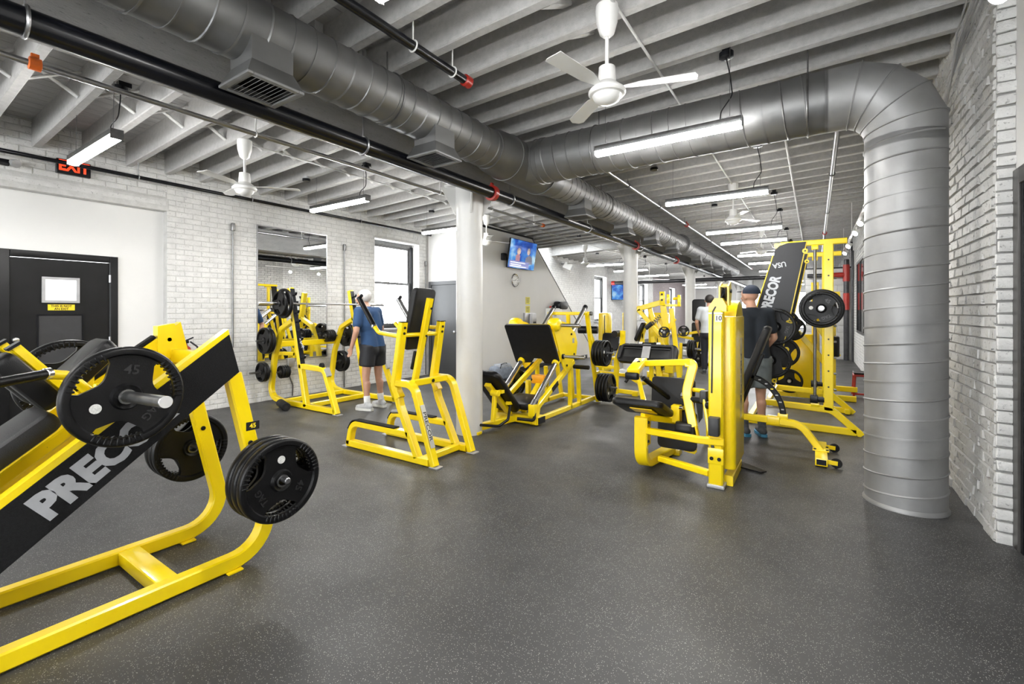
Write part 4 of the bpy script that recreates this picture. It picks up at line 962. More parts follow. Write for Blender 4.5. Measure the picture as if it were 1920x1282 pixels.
part('foam_core', MB().lathe([(.021, .39), (.021, .401)], (-6.78, 3.83, .062), (.93, -.30, .0), 14), INK, fr)
ch = thing('chain_clip', 'small chrome collar clip and chain hanging on the rack hook plate', 'clip', (-6.43, 3.90, .92))
for k in range(5): part('chain_link', MB().tube([V(-6.40 + k * .022, 3.915, 1.03 - k * .032) + V(.014 * cos(q), .004 * (1 if k % 2 else -1) * sin(q), .018 * sin(q)) for q in [2 * pi * j / 10 for j in range(10)]], .004, 5, closed=True), CHROME, ch)

# ---------------------------------------------------------------- 4. leg press
T = thing('leg_press', 'yellow angled leg press with big black foot plate facing the column', 'gym machine', (-3.2, 5.7, 0))
xa, xb = -2.95, -3.50; RT = lambda y: .281 + (y - 4.93) * .795       # guide rod height
for x in (xa, xb):
    part('guide_rod', MB().cyl((x, 4.93, RT(4.93)), (x, 6.47, RT(6.47)), .035, 18), CHROME, T)
    part('rod_cap', MB().cyl((x, 6.45, RT(6.45)), (x, 6.50, RT(6.50)), .037, 16), BLK, T)
    part('rod_socket', MB().cyl((x, 4.90, RT(4.90)), (x, 4.98, RT(4.98)), .040, 16), DSTEEL, T)
    part('side_frame', MB().bar([(x, 6.05, .72), (x, 5.03, .24), (x, 4.96, .02)], .06, .07, (1, 0, 0), .06), YEL, T)
    part('rear_post', MB().bar([(x + (.05 if x == xa else -.05), 6.86, .01), (x + (.05 if x == xa else -.05), 6.43, 1.44)], .055, .07, (1, 0, 0)), YEL, T)
    part('post_foot', MB().obox((x + (.05 if x == xa else -.05), 6.87, .005), (.06, 0, 0), (0, .05, 0), (0, 0, .005)), LTGREY, T)
    part('mid_post', MB().bar([(x, 5.96, .05), (x, 5.96, .68)], .055, .055, (1, 0, 0)), YEL, T)
    part('short_post', MB().bar([(x, 6.27, .05), (x, 6.22, .60)], .055, .055, (1, 0, 0)), YEL, T)
    part('base_rail', MB().bar([(x, 5.0, .07), (x, 6.84, .07)], .055, .065, (1, 0, 0)), YEL, T)
    part('rod_bracket', MB().box(x - .045, x + .045, 4.87, 4.95, .13, RT(4.90) + .03, .006), YEL, T)
part('top_crossbar', MB().bar([(xb - .06, 6.45, 1.42), (xa + .10, 6.45, 1.42)], .05, .05, (0, 0, 1)), YEL, T)
part('top_stub', MB().cyl((xa + .09, 6.45, 1.42), (xa + .13, 6.45, 1.42), .032, 12), DSTEEL, T)
part('rear_strut', MB().bar([(-3.23, 6.45, 1.42), (-3.23, 6.62, .06)], .055, .055, (1, 0, 0)), YEL, T)
part('base_crossbar', MB().bar([(xb, 6.80, .07), (xa, 6.80, .07)], .055, .065, (0, 0, 1)), YEL, T)
part('front_crossbar', MB().box(-3.56, -2.90, 4.95, 5.13, .02, .12, .008), YEL, T)
part('crossbar_end', MB().box(-2.90, -2.888, 4.96, 5.12, .03, .11), BLK, T)
for x in (-3.45, -3.0): part('foot', MB().box(x - .05, x + .05, 5.00, 5.09, .001, .02, .005), YEL, T)
part('centre_beam', MB().bar([(-3.24, 5.05, .07), (-3.36, 4.2, .07)], .08, .075, (0, 0, 1)), YEL, T)
part('beam_foot', MB().box(-3.44, -3.28, 4.22, 4.30, .001, .035, .005), YEL, T)
# sled: foot plate, side cheeks, hubs and horns
up = V(0, .295, -.52).normalized() * -1; nf = V(0, -up.z, up.y)                  # foot plate leans away at the top
fc = V(-3.225, 5.40, 1.005); hx = .325; hz = .305
out = [(-.39, hz), (hx, hz), (hx, -hz), (.10, -hz + .0), (.055, -hz + .075), (-.055, -hz + .075), (-.12, -hz + .0), (-.385, -hz - .03)]
fo = []
for i, (a_, b_) in enumerate(out):
    if i in (0, 1, 2, 7):
        p0, p1 = V(*out[i - 1], 0), V(*out[(i + 1) % 8], 0); c_ = V(a_, b_, 0); d0 = (p0 - c_).normalized() * .03; d1 = (p1 - c_).normalized() * .03
        fo += [c_ + d0, c_ + d0 * .3 + d1 * .3, c_ + d1]
    else: fo.append(V(a_, b_, 0))
up = V(0, -.30, .54).normalized(); nf = V(0, -.54, -.30).normalized()
P2 = lambda q, h=0: fc + V(1, 0, 0) * q.x + up * q.y + nf * h
fpl = part('foot_plate', MB().prism([P2(q, .016) for q in fo], nf * -.034), RUBG, T)
part('foot_plate_backing', MB().prism([P2(q * .985, -.019) for q in fo], nf * -.012), YEL, T)
for x, s_ in ((xa + .0, 1), (xb - .0, -1)):
    ck = [(5.33, 1.24), (5.52, 1.33), (5.75, 1.285), (6.00, 1.14), (6.07, 1.0), (6.03, .84), (5.82, .66), (5.70, .62), (5.62, .70)]
    part('sled_cheek', MB().prism([(x + s_ * .045, a_, b_) for a_, b_ in ck], (s_ * .02, 0, 0)), YEL, T)
    part('slide_bearing', MB().cyl((x, 5.50, RT(5.50)), (x, 5.95, RT(5.95)), .052, 16), YEL, T)
    part('hub', MB().lathe([(.02, -.02), (.075, -.015), (.09, .03), (.09, .10), (.07, .13), (.04, .14)], (x - s_ * .02, 5.42, 1.275), (s_, 0, 0), 20), YEL, T)
    for (y_, z_, e) in ((5.45, 1.265, .40), (5.60, .835, .40)) if s_ > 0 else ():
        part('plate_horn', MB().cyl((x + s_ * .06, y_, z_), (x + s_ * .40, y_, z_), .024, 16), STEEL, T); part('horn_collar', MB().cyl((x + s_ * .06, y_, z_), (x + s_ * .09, y_, z_), .036, 14), BLK, T)
    part('safety_grip', MB().cyl((x + s_ * .06, 5.95, .66), (x + s_ * .30, 5.95, .66), .03, 14), RUB, T)
    for (y_, z_) in ((5.86, 1.13), (5.95, .84), (5.72, .70)): part('bolt', MB().cyl((x + s_ * .065, y_, z_), (x + s_ * .078, y_, z_), .016, 10), BLK, T)
part('sled_crossbar', MB().bar([(xb, 5.72, 1.20), (xa, 5.72, 1.20)], .07, .07, (0, 0, 1)), YEL, T)
part('caution_sticker', MB().box(xa + .066, xa + .067, 5.90, 5.96, 1.0, 1.07), LTGREY, T)
part('name_sticker', MB().obox((xa + .0315, 5.45, .44), (.0006, 0, 0), V(0, .085, .040), V(0, -.015, .031)), INK, T)
part('stop_carriage', MB().box(-3.33, -3.12, 5.50, 5.62, .44, .56, .01), AMBER, T); part('stop_roller', MB().cyl((-3.34, 5.52, .50), (-3.12, 5.60, .42), .03, 12), RUB, T)
part('stop_rail', MB().bar([(-3.22, 5.12, .12), (-3.22, 5.60, .50)], .07, .05, (1, 0, 0)), YEL, T)
# seat and back
part('seat_pad', MB().cushion((-3.20, 5.08, .27), (.20, 0, 0), V(0, .17, .04), V(0, -.01, .045), .07, 5, .03), BLKPAD, T)
bdir = V(-.04, -.67, .74).normalized(); bn = V(0, .74, .67).normalized()
part('back_pad', MB().cushion(V(-3.35, 4.70, .44), (.20, 0, 0), bdir * .37, bn * .045, .10, 6, .035), BLKPAD, T)
part('back_frame', MB().bar([V(-3.30, 4.90, .14), V(-3.32, 4.46, .56)], .09, .05, (1, 0, 0)), YEL, T)
for k in (.2, .6): part('pad_tab', MB().obox(V(-3.20, 4.84 - k * .44, .22 + k * .42), (.03, 0, 0), (0, .03, 0), (0, 0, .02)), YEL, T)
part('back_prop', MB().bar([(-3.24, 4.50, .46), (-3.24, 4.46, .12)], .05, .05, (1, 0, 0)), YEL, T)
part('prop_collar', MB().cyl((-3.29, 4.50, .46), (-3.18, 4.50, .46), .04, 14), YEL, T)
part('adjust_handle', MB().tube([(-3.12, 4.66, .30), (-3.10, 4.58, .14), (-3.10, 4.38, .10), (-3.30, 4.28, .11)], .017, 10, .05), RUB, T)
part('side_handle', MB().tube([(-2.93, 4.93, .20), (-2.90, 4.86, .10), (-3.06, 4.72, .13)], .02, 10, .04), RUB, T)
GP = 'plates on the leg press'
for z, R_, n_, l in ((.82, .2, 4, 'upper'), (.27, .2225, 4, 'lower')):
    yy = 6.86 - (z - .01) * .30
    part('storage_peg', MB().cyl((xa + .07, yy, z), (xa + .40, yy, z), .016, 12), STEEL, T)
    stack((xa + .285, yy, z - .01), (1, 0, 0), n_, 'on the %s rear peg of the leg press' % l, GP, R_, .046, 15 if z > .5 else 70, True)
stack((-3.72, 5.7, .40), (-1, 0, 0), 2, 'behind the leg press guide rods', GP, .19, .045, 30)
part('storage_peg', MB().cyl((-3.50, 5.7, .41), (-3.78, 5.7, .41), .016, 12), STEEL, T)
part('peg_bracket', MB().box(-3.53, -3.47, 5.66, 5.74, .07, .45, .006), YEL, T)

# ---------------------------------------------------------------- 5. seated leg curl with weight tower (number 10)
T = thing('leg_curl_machine', 'yellow seated leg machine with tall weight tower numbered 10 and black seat', 'gym machine', (-.95, 4.35, 0))
part('tower_post', MB().box(-.735, -.625, 4.04, 4.14, .012, 1.46, .012), YEL, T)
part('post_foot', MB().box(-.745, -.612, 4.03, 4.17, 0, .03, .006), LTGREY, T)
part('post_cap', MB().prism([(-.735, 4.05, 1.45), (-.60, 4.05, 1.45), (-.60, 4.05, 1.50), (-.63, 4.05, 1.56), (-.69, 4.05, 1.56), (-.735, 4.05, 1.49)], (0, .10, 0)), YEL, T)
sh = part('weight_shroud', MB().cushion((-.622, 4.42, .775), (.080, 0, 0), (0, .285, 0), (0, 0, .635), .045, 6, .012), YPLAIN, T)
part('shroud_top', MB().prism([(-.70, 4.20, 1.405), (-.70, 4.66, 1.405), (-.70, 4.58, 1.50), (-.70, 4.44, 1.545), (-.70, 4.30, 1.50)], (.15, 0, 0)), YEL, T)
part('shroud_slot', MB().box(-.732, -.728, 4.075, 4.085, .42, 1.44), BLK, T)
part('side_decal', MB().box(-.5418, -.5405, 4.40, 4.52, .52, 1.22, 0), M('silver_decal', (.60, .52, .25), .3, .3, .25, 14), sh)
text_on('PRECOR', .085, (-.5400, 4.46, .87), (0, 0, -1), (0, 1, 0), GREYPL, sh, .0003, .001, sx=1.35)
npl = part('number_label', MB().box(-.684, -.630, 4.0385, 4.0395, 1.365, 1.425), M('white_label', (.72, .72, .70), .5, 0, .03, 9), T)
text_on('10', .052, (-.657, 4.038, 1.394), (1, 0, 0), (0, 0, 1), INK, npl, .0003, .0006)
part('label_strip', MB().box(-.736, -.626, 4.0385, 4.0395, 1.43, 1.443), M('white_strip', (.75, .75, .72), .5), T)
part('pulley_bracket', MB().prism([(-.665, 4.10, 1.50), (-.665, 4.10, 1.66), (-.665, 4.22, 1.70), (-.665, 4.26, 1.60), (-.665, 4.20, 1.5)], (.012, 0, 0)).prism([(-.60, 4.10, 1.50), (-.60, 4.10, 1.66), (-.60, 4.22, 1.70), (-.60, 4.26, 1.60), (-.60, 4.20, 1.5)], (.012, 0, 0)), YEL, T)
part('pulley', MB().lathe([(.015, -.014), (.058, -.014), (.046, 0), (.058, .014), (.015, .014)], (-.628, 4.15, 1.595), (1, 0, 0), 20), BLK, T)
part('bracket_web', MB().box(-.653, -.60, 4.19, 4.20, 1.50, 1.68).box(-.653, -.60, 4.12, 4.20, 1.655, 1.665), YEL, T)
part('pulley_bolt', MB().cyl((-.59, 4.17, 1.62), (-.575, 4.17, 1.62), .016, 10), BLK, T)
part('drive_belt', MB().bar([(-.628, 4.098, 1.60), (-.70, 4.034, 1.45), (-.708, 4.034, .78)], .004, .012, (0, 1, 0)), BLK, T)
part('base_gusset', MB().box(-.738, -.618, 4.032, 4.045, .20, .33, .004), YEL, T)
for x in (-.708, -.65): part('bolt', MB().cyl((x, 4.032, .245), (x, 4.018, .245), .015, 10), BLK, T)
part('shroud_foot', MB().bar([(-.60, 4.16, .04), (-.60, 4.70, .04)], .09, .07, (0, 0, 1)), YEL, T)
part('front_leg', MB().bar([(-1.306, 4.075, .50), (-1.306, 4.075, .065), (-1.22, 4.78, .055)], .112, .07, (1, .1, 0), .14, 8), YEL, T)
part('rear_foot', MB().box(-1.30, -1.13, 4.74, 4.84, .0, .06, .006), YEL, T)
part('lower_rail', MB().bar([(-1.19, 4.25, .10), (-.735, 4.09, .10)], .05, .06, (0, 0, 1)), YEL, T)
part('upper_rail', MB().bar([(-1.25, 4.07, .385), (-.80, 4.02, .385), (-.62, 4.05, .385)], .055, .06, (0, 0, 1), .06), YEL, T)
part('rail_plate', MB().box(-1.252, -1.244, 4.05, 4.15, .25, .50), YEL, T)
for z in (.29, .46): part('bolt', MB().cyl((-1.246, 4.07, z), (-1.232, 4.07, z), .013, 10), BLK, T)
# tilted seat: front edge high, rear low
sd = V(0, .93, -.36).normalized(); sn = V(0, .36, .93).normalized()
st_ = part('seat_pad', MB().cushion(V(-1.33, 4.20, .565), (.235, 0, 0), sd * .225, sn * .032, .06, 5, .022), BLKPAD, T)
part('seat_plate', MB().obox(V(-1.30, 4.12, .548), (.10, 0, 0), sd * .09, sn * .004), YEL, T)
part('seat_rail', MB().bar([(-1.30, 4.10, .50), (-1.12, 4.52, .40)], .06, .05, (0, 0, 1)), YEL, T)
part('seat_bracket', MB().box(-1.14, -1.06, 4.44, 4.54, .40, .56, .006), YEL, T)
part('pop_pin', MB().cyl((-1.06, 4.46, .54), (-1.02, 4.44, .55), .022, 12), CHROME, T)
bdv = V(0, .12, .99).normalized()
part('back_pad', MB().cushion(V(-1.165, 4.62, .645), (.205, 0, 0), bdv * .155, V(0, -.99, .12) * .03, .035, 4, .014), GREYPAD, T)
part('leg_plate', MB().cushion(V(-1.12, 4.60, .30), (.185, 0, 0), V(0, .10, .99).normalized() * .19, V(0, -.99, .1) * .014, .05, 3, .006), GREYPAD, T)
part('leg_plate_edge', MB().prism([(-1.06, 4.60, .10), (-.94, 4.60, .16), (-.94, 4.60, .11), (-.96, 4.60, .085)], (0, .012, 0)), YEL, T)
# hold-down arm: curved post, flat head with a hole, black end block
part('arm_post', MB().bar([(-1.02, 4.50, .965), (-.945, 4.50, .965), (-1.0, 4.45, .70), (-.925, 4.38, .40)], .06, .08, (.1, -1, .1), [.07, .25], 8), YEL, T)
part('arm_beam', MB().bar([(-1.47, 4.56, .925), (-.97, 4.50, .975)], .06, .07, (0, 0, 1)), YEL, T)
part('arm_head', MB().obox((-1.455, 4.42, .915), V(.060, .0, .004), V(-.02, .19, .035), V(0, -.006, .028), .008), YEL, T)
part('arm_hole', MB().cyl((-1.455, 4.46, .945), (-1.455, 4.455, .953), .018, 16), BLK, T)
part('arm_end_block', MB().cushion(V(-1.445, 4.235, .84), (.065, 0, 0), V(0, .03, 0), V(0, 0, .034), .02, 3, .012), BLK, T)
part('gas_strut', MB().cyl((-1.36, 4.30, .82), (-1.20, 4.60, .60), .024, 10), RUB, T)
part('hand_lever', MB().tube([(-1.56, 4.60, .84), (-1.61, 4.52, .73)], .016, 10), RUB, T)
part('adjust_tube', MB().cyl((-.95, 4.49, .72), (-.84, 4.46, .72), .020, 12), YEL, T)
part('axle_end', MB().cyl((-1.05, 4.48, .66), (-1.0, 4.47, .66), .030, 12), STEEL, T)
part('axle', MB().cyl((-.97, 4.44, .64), (-.62, 4.34, .64), .028, 14), BLK, T)
part('range_block', MB().box(-.865, -.80, 4.34, 4.42, .63, .74, .012), GREYPL, T)
part('pivot_arm', MB().bar([(-.83, 4.37, .68), (-.78, 4.32, .40), (-.74, 4.26, .33)], .055, .03, (0, 1, 0), .05), YEL, T)
part('range_arm', MB().prism([(-.915, 4.42, .65), (-.85, 4.42, .65), (-.855, 4.42, .48), (-.885, 4.42, .43)], (0, .02, 0)), BLK, T)
part('cam', MB().prism([V(-.755, 4.24, .66) + V(0, .105 * cos(q) * (1.0 if cos(q) > 0 else .7), .16 * sin(q)) for q in [2 * pi * k / 28 for k in range(28)]], (.016, 0, 0)), BLK, T)
part('cam_hub', MB().cyl((-.775, 4.2, .645), (-.655, 4.14, .645), .033, 14), BLK, T)
part('counterweight', MB().cushion(V(-.685, 4.02, .515), (.042, 0, 0), (0, .055, 0), (0, 0, .075), .02, 2, .008), GREYPL, T)
part('counterweight_link', MB().bar([(-.73, 4.10, .60), (-.715, 4.06, .42), (-.70, 4.045, .33)], .022, .03, (0, 1, 0)), BLK, T)
part('roller_pad', MB().lathe([(.02, 0), (.07, .004), (.075, .02), (.075, .13), (.07, .146), (.02, .15)], (-1.08, 4.38, .36), (1, .05, 0), 20), RUB, T)
part('roller_bracket', MB().bar([(-.90, 4.37, .42), (-.88, 4.36, .33)], .05, .02, (0, 1, 0)), YEL, T)
part('grip_pad', MB().prism([(-.75, 4.66, .03), (-.40, 4.60, .012), (-.36, 4.66, .012), (-.62, 4.80, .03)], (0, 0, .012)), RUB, T)

# ---------------------------------------------------------------- 6. adjustable bench behind the tower
T = thing('adjustable_bench', 'yellow wheeled bench with raised black pad and curved ladder arc behind the tower', 'bench', (-.4, 5.4, 0))
yb_ = 5.45
part('beam', MB().bar([(-1.02, yb_, .335), (-.42, yb_, .325), (-.12, yb_, .31), (.055, yb_, .07)], .075, .065, (0, 1, 0), [.05, .17], 8), YEL, T)
part('beam_sleeve', MB().box(-.42, -.30, yb_ - .045, yb_ + .045, .283, .365, .006), YEL, T)
ff = part('rear_foot', MB().box(0.0, .10, 5.12, 5.80, .012, .085, .006), YEL, T)
part('foot_mouth', MB().box(.012, .088, 5.118, 5.121, .024, .073), BLK, ff)
part('foot_gusset', MB().box(-.02, .115, 5.37, 5.53, .085, .097, .003), YEL, T)
for y in (5.39, 5.51):
    for x in (.0, .1): part('bolt', MB().cyl((x, y, .095), (x, y, .106), .012, 8), BLK, T)
for y in (5.17, 5.74):
    part('wheel_arm', MB().bar([(.09, y - .022, .055), (.175, y - .022, .05)], .010, .04, (0, 1, 0)), YEL, T)
    part('wheel', MB().lathe([(.012, -.014), (.04, -.014), (.046, -.006), (.046, .006), (.04, .014), (.012, .014)], (.165, y, .048), (0, 1, 0), 20), RUB, T)
part('front_leg', MB().bar([(-.98, yb_, .30), (-.98, yb_, .01)], .07, .06, (0, 1, 0)), YEL, T)
pdv = V(.34, 0, .94).normalized()
part('back_pad', MB().cushion(V(-.545, yb_, .90), (0, .14, 0), pdv * .42, V(pdv.z, 0, -pdv.x) * .035, .05, 5, .02), BLKPAD, T)
part('pad_spine', MB().bar([V(-.66, yb_, .45), V(-.46, yb_, 1.0)], .05, .04, (0, 1, 0)), BLK, T)
part('seat_pad', MB().cushion(V(-.88, yb_, .42), (0, .14, 0), V(.19, 0, -.02), V(0, 0, .035), .05, 5, .02), BLKPAD, T)
arc = [V(-.63 + .36 * cos(q), yb_, .37 + .40 * sin(q)) for q in [radians(88 - k * 11) for k in range(9)]]
ar = part('ladder_arc', MB().bar(arc, .05, .055, (0, 1, 0)), BLK, T)
for k in (2, 3, 4, 5, 6, 7): part('arc_mark', MB().obox(arc[k] + V(0, -.0255, 0), (.012, 0, 0), (0, .0006, 0), (0, 0, .006)), SIGNY if k in (4,) else LTGREY, ar)
part('arc_bracket', MB().box(-.32, -.23, yb_ - .03, yb_ + .03, .34, .40, .004), YEL, T)

# ---------------------------------------------------------------- 7. smith machine with the big lettered panels
T = thing('smith_machine', 'tall yellow guided-bar rack with leaning black lettered panels beside the duct riser', 'gym machine', (0, 7.35, 0))
for yy, s_ in ((6.65, 1), (8.05, -1)):
    Yv = (0, 1, 0); nm = '' if s_ > 0 else ''
    part('top_beam', MB().bar([(-.36, yy, 2.285), (.315, yy, 2.285)], .06, .065, Yv), YEL, T)
    part('beam_end', MB().box(.314, .320, yy - .029, yy + .029, 2.255, 2.315), BLK, T)
    up_ = part('upright', MB().bar([(.135, yy, .27), (.135, yy, 2.26)], .06, .10, Yv), YEL, T)
    for k in range(9): part('peg_hole', MB().cyl((.135, yy - .031, .55 + k * .19), (.135, yy - .028, .55 + k * .19), .010, 8), BLK, up_)
    for k in range(8): part('lock_peg', MB().cyl((.186, yy, .52 + k * .19), (.215, yy, .52 + k * .19), .013, 8), STEEL, up_)
    part('guide_rod', MB().cyl((0.0, yy, .42), (0.0, yy, 2.25), .017, 14), DSTEEL, T)
    part('rod_head', MB().box(-.035, .035, yy - .03, yy + .03, 2.20, 2.255, .005), YEL, T)
    part('rod_base', MB().box(-.045, .045, yy - .035, yy + .035, .30, .345, .005), YEL, T)
    part('bar_stop', MB().box(-.05, .10, yy - .03, yy + .03, .36, .42, .005).box(-.05, 0.03, yy - .045, yy + .045, .345, .435, .006), BLK, T)
    part('lower_beam', MB().bar([(-.56, yy, .30), (.17, yy, .275), (.455, yy, .012)], .06, .075, Yv, .15, 8), YEL, T)
    part('base_rail', MB().bar([(-.75, yy, .05), (.40, yy, .04)], .06, .08, Yv), YEL, T)
    # the leaning lettered panel
    pn = [(-.545, 1.34), (-.66, .80), (-.72, .45), (-.47, .37), (-.205, 1.08), (-.085, 2.312), (-.24, 2.305), (-.30, 2.275), (-.335, 2.20)]
    yp = yy - .038
    pan = [(-.432, 2.16), (-.420, 2.22), (-.375, 2.27), (-.28, 2.302), (-.09, 2.302), (-.43, .52), (-.886, .52)]
    pl_ = part('lettered_panel', MB().prism([(a_, yp, b_) for a_, b_ in pan], (0, .010, 0)), BLK, T)
    part('panel_frame', MB().bar([(-.085, yy - .01, 2.30), (-.435, yy - .01, .46)], .05, .014, Yv).bar([(-.440, yy - .01, 2.16), (-.91, yy - .01, .50)], .05, .014, Yv), YEL, T)
    for (a_, b_) in ((-.135, 2.19), (-.275, 1.27), (-.33, .98), (-.46, .58)):
        part('panel_tab', MB().lathe([(.001, 0), (.03, 0), (.03, .008), (.001, .008)], (a_ + .035, yp - .008, b_), (0, 1, 0), 16), YEL, pl_); part('tab_bolt', MB().cyl((a_ + .035, yp - .018, b_), (a_ + .035, yp - .008, b_), .010, 8), BLK, pl_)
    if s_ > 0:
        ud = V(-.09 + .43, 0, 2.302 - .52).normalized() if False else V(.262, 0, .965).normalized(); nd = V(-ud.z, 0, ud.x)
        text_on('PRECOR', .155, V(-.462, yp - .0008, 1.672), ud, nd, SILVER, pl_, .0004, .007, sx=.78)
        text_on('USA', .088, V(-.372, yp - .0008, 2.035), V(-.985, 0, -.17), V(.17, 0, -.985), SILVER, pl_, .0004, .002, sx=.92)
        lb_ = part('weight_sticker', MB().lathe([(.001, 0), (.045, 0), (.045, .001), (.001, .001)], (-.255, yp - .001, 1.325), (0, 1, 0), 24), SIGNY, pl_)
        for v_ in lb_.data.vertices: v_.co.z = (v_.co.z - 1.325) * .5 + 1.325
        text_on('45', .032, (-.255, yp - .0025, 1.325), (1, 0, 0), (0, 0, 1), INK, lb_, .0003, .001)
    for j, (a_, b_) in enumerate(((-.40, 1.28), (-.455, .86))): part('storage_horn', MB().cyl((a_, yp, b_), (a_, yp - .30, b_), .024, 14), DSTEEL, T)
part('rear_crossbar', MB().bar([(-.40, 6.68, 2.285), (-.40, 8.02, 2.285)], .06, .06, (0, 0, 1)), YEL, T)
part('base_crossbar', MB().bar([(-.72, 6.68, .05), (-.72, 8.02, .05)], .06, .07, (0, 0, 1)), YEL, T)
part('front_crossbar', MB().bar([(.38, 8.02, .045), (.38, 7.9, .045)], .06, .06, (0, 0, 1)), YEL, T)
part('mid_crossbar', MB().bar([(-.50, 6.68, .30), (-.50, 8.02, .30)], .06, .06, (0, 0, 1)), YEL, T)
part('guided_bar', MB().cyl((.06, 6.16, 1.49), (.06, 8.6, 1.49), .0245, 18), CHROME, T)
part('bar_cap', MB().cyl((.06, 6.155, 1.49), (.06, 6.165, 1.49), .027, 18), CHROME, T)
for y in (6.65, 8.05): part('slide_block', MB().box(-.04, .085, y - .045, y + .045, 1.43, 1.55, .008), BLK, T)
GP = 'plates on the guided bar rack'
plate((.06, 6.27, 1.485), (0, -1, 0), 'front smaller grip plate on the guided bar beside the duct riser', GP, .195, .05, 25, True)
plate((.06, 6.33, 1.485), (0, -1, 0), 'larger grip plate second on the guided bar beside the duct riser', GP, .222, .05, 60)
plate((.06, 8.45, 1.485), (0, -1, 0), 'grip plate on the far end of the guided bar', GP, .222, .05, 60)
plate((-.40, 6.42, 1.265), (0, -1, 0), 'grip plate on the upper horn of the lettered panel, by the black shirt', GP, .2225, .05, 75, True)
plate((-.455, 6.50, .845), (0, -1, 0), 'grip plate on the lower horn of the lettered panel', GP, .2225, .05, 20)
plate((-.40, 7.86, 1.265), (0, -1, 0), 'grip plate on the upper horn of the rear panel', GP, .2225, .05, 45)
plate((-.40, 7.86, .845), (0, -1, 0), 'grip plate on the lower horn of the rear panel', GP, .2225, .05, 20)

# ---------------------------------------------------------------- 8. chest-supported row machine in the middle
T = thing('row_machine', 'yellow seated row machine with a wide black tray pad between leg press and number 10', 'gym machine', (-2.5, 7.6, 0))
part('front_post', MB().bar([(-2.90, 7.65, .02), (-2.885, 7.65, .60), (-2.78, 7.65, .88), (-2.775, 7.65, 1.12)], .06, .085, (0, 1, 0), [.12, .12], 6), YEL, T)
part('post_hinge', MB().cyl((-2.91, 7.60, .09), (-2.91, 7.60, .15), .05, 12), YEL, T)
part('foot_bar', MB().bar([(-2.90, 7.66, .07), (-2.58, 7.72, .05)], .07, .06, (0, 0, 1)), YEL, T)
part('foot_pad', MB().obox((-2.57, 7.72, .04), (.05, 0, 0), (0, .06, 0), (0, 0, .04), .008), YEL, T)
part('base_rail', MB().bar([(-3.30, 7.95, .33), (-2.75, 7.80, .33), (-2.45, 7.55, .26), (-2.17, 6.90, .03)], .055, .07, (0, 0, 1), .2), YEL, T)
part('second_rail', MB().bar([(-3.45, 7.9, .46), (-2.86, 7.68, .46)], .055, .06, (0, 0, 1)), YEL, T)
part('rear_strut', MB().bar([(-2.55, 7.78, .30), (-2.22, 7.10, .03)], .05, .06, (0, 0, 1)), YEL, T)
part('pad_support', MB().bar([(-2.30, 7.70, .60), (-2.30, 7.75, .25), (-2.45, 7.6, .24)], .06, .06, (1, 0, 0)), YEL, T)
td = V(0, .50, .866); tn = V(0, -.866, .50); tc = V(-2.34, 7.60, .735)
TP = lambda a, b, h: tc + V(a, 0, 0) + td * b + tn * h
tp = part('tray_pad', MB().cushion(tc, V(.50, 0, 0), td * .175, tn * .05, .10, 5, .02), BLKPAD, T)
part('tray_rim', MB().bar([TP(-.44, -.12, .06), TP(-.42, .13, .06), TP(.42, .13, .06), TP(.45, -.12, .06)], .05, .035, tn, .05), GREYPL, tp)
for x in (-.225, .225): part('tray_recess', MB().obox(TP(x, -.01, .052), (.15, 0, 0), td * .075, tn * .004, .003), INK, tp); part('recess_lip', MB().obox(TP(x, .075, .062), (.16, 0, 0), td * .008, tn * .012), GREYPL, tp)
part('centre_strap', MB().obox(TP(0, .03, .068), (.065, 0, 0), td * .13, tn * .008, .004), LTGREY, tp)
for x in (-.3, .3): part('tray_bolt', MB().cyl(TP(x, .14, .07), TP(x, .14, .085), .012, 8), STEEL, tp)
part('chest_roller', MB().cyl((-2.88, 7.52, 1.06), (-2.88, 7.72, 1.06), .06, 16), BLKPAD, T)
gr = part('cross_grip', MB().cyl((-2.44, 7.68, .905), (-2.20, 7.68, .91), .022, 14), RUB, T)
for x in (-2.47, -2.17): part('grip_end', MB().cyl((x - .03, 7.68, .907), (x + .03, 7.68, .908), .028, 12), WHITE, gr)
part('grip_stem', MB().cyl((-2.47, 7.68, .90), (-2.50, 7.72, .70), .016, 10), CHROME, T)

# ---------------------------------------------------------------- 9. lever machine with the crossing arms
T = thing('lever_press_machine', 'tall yellow lever machine with crossing arms and small round plates beyond second column', 'gym machine', (-2.8, 10.1, 0))
Yv = (0, 1, 0)
def fbar(p, q, y, w=.06, h=.085, nm='frame_bar'): return part(nm, MB().bar([(p[0], y, p[1]), (q[0], y, q[1])], w, h, Yv), YEL, T)
fbar((-3.32, 1.50), (-2.72, 1.66), 10.0, .06, .11, 'top_arm'); fbar((-3.27, 1.49), (-2.78, .93), 10.0, .06, .09, 'lever_arm'); fbar((-3.05, 1.56), (-2.72, .60), 10.06, .06, .09, 'lever_arm')
fbar((-2.73, 1.58), (-2.66, 1.08), 10.0, .06, .12, 'post'); fbar((-2.57, 1.52), (-2.40, .05), 10.05, .07, .09, 'rear_leg'); fbar((-2.88, 1.35), (-2.62, .95), 10.1); fbar((-2.50, 1.30), (-2.66, 1.02), 10.05); fbar((-2.95, .90), (-2.80, .05), 10.0, .06, .10, 'front_leg')
part('head_plate', MB().obox((-2.735, 9.96, 1.73), (.055, 0, 0), (0, .02, 0), (0, 0, .15), .006).obox((-2.62, 10.0, 1.72), (.03, 0, 0), (0, .02, 0), (0, 0, .10), .005), YEL, T)
for z in (1.82, 1.70): part('bolt', MB().cyl((-2.735, 9.94, z), (-2.735, 9.92, z), .022, 10), BLK, T)
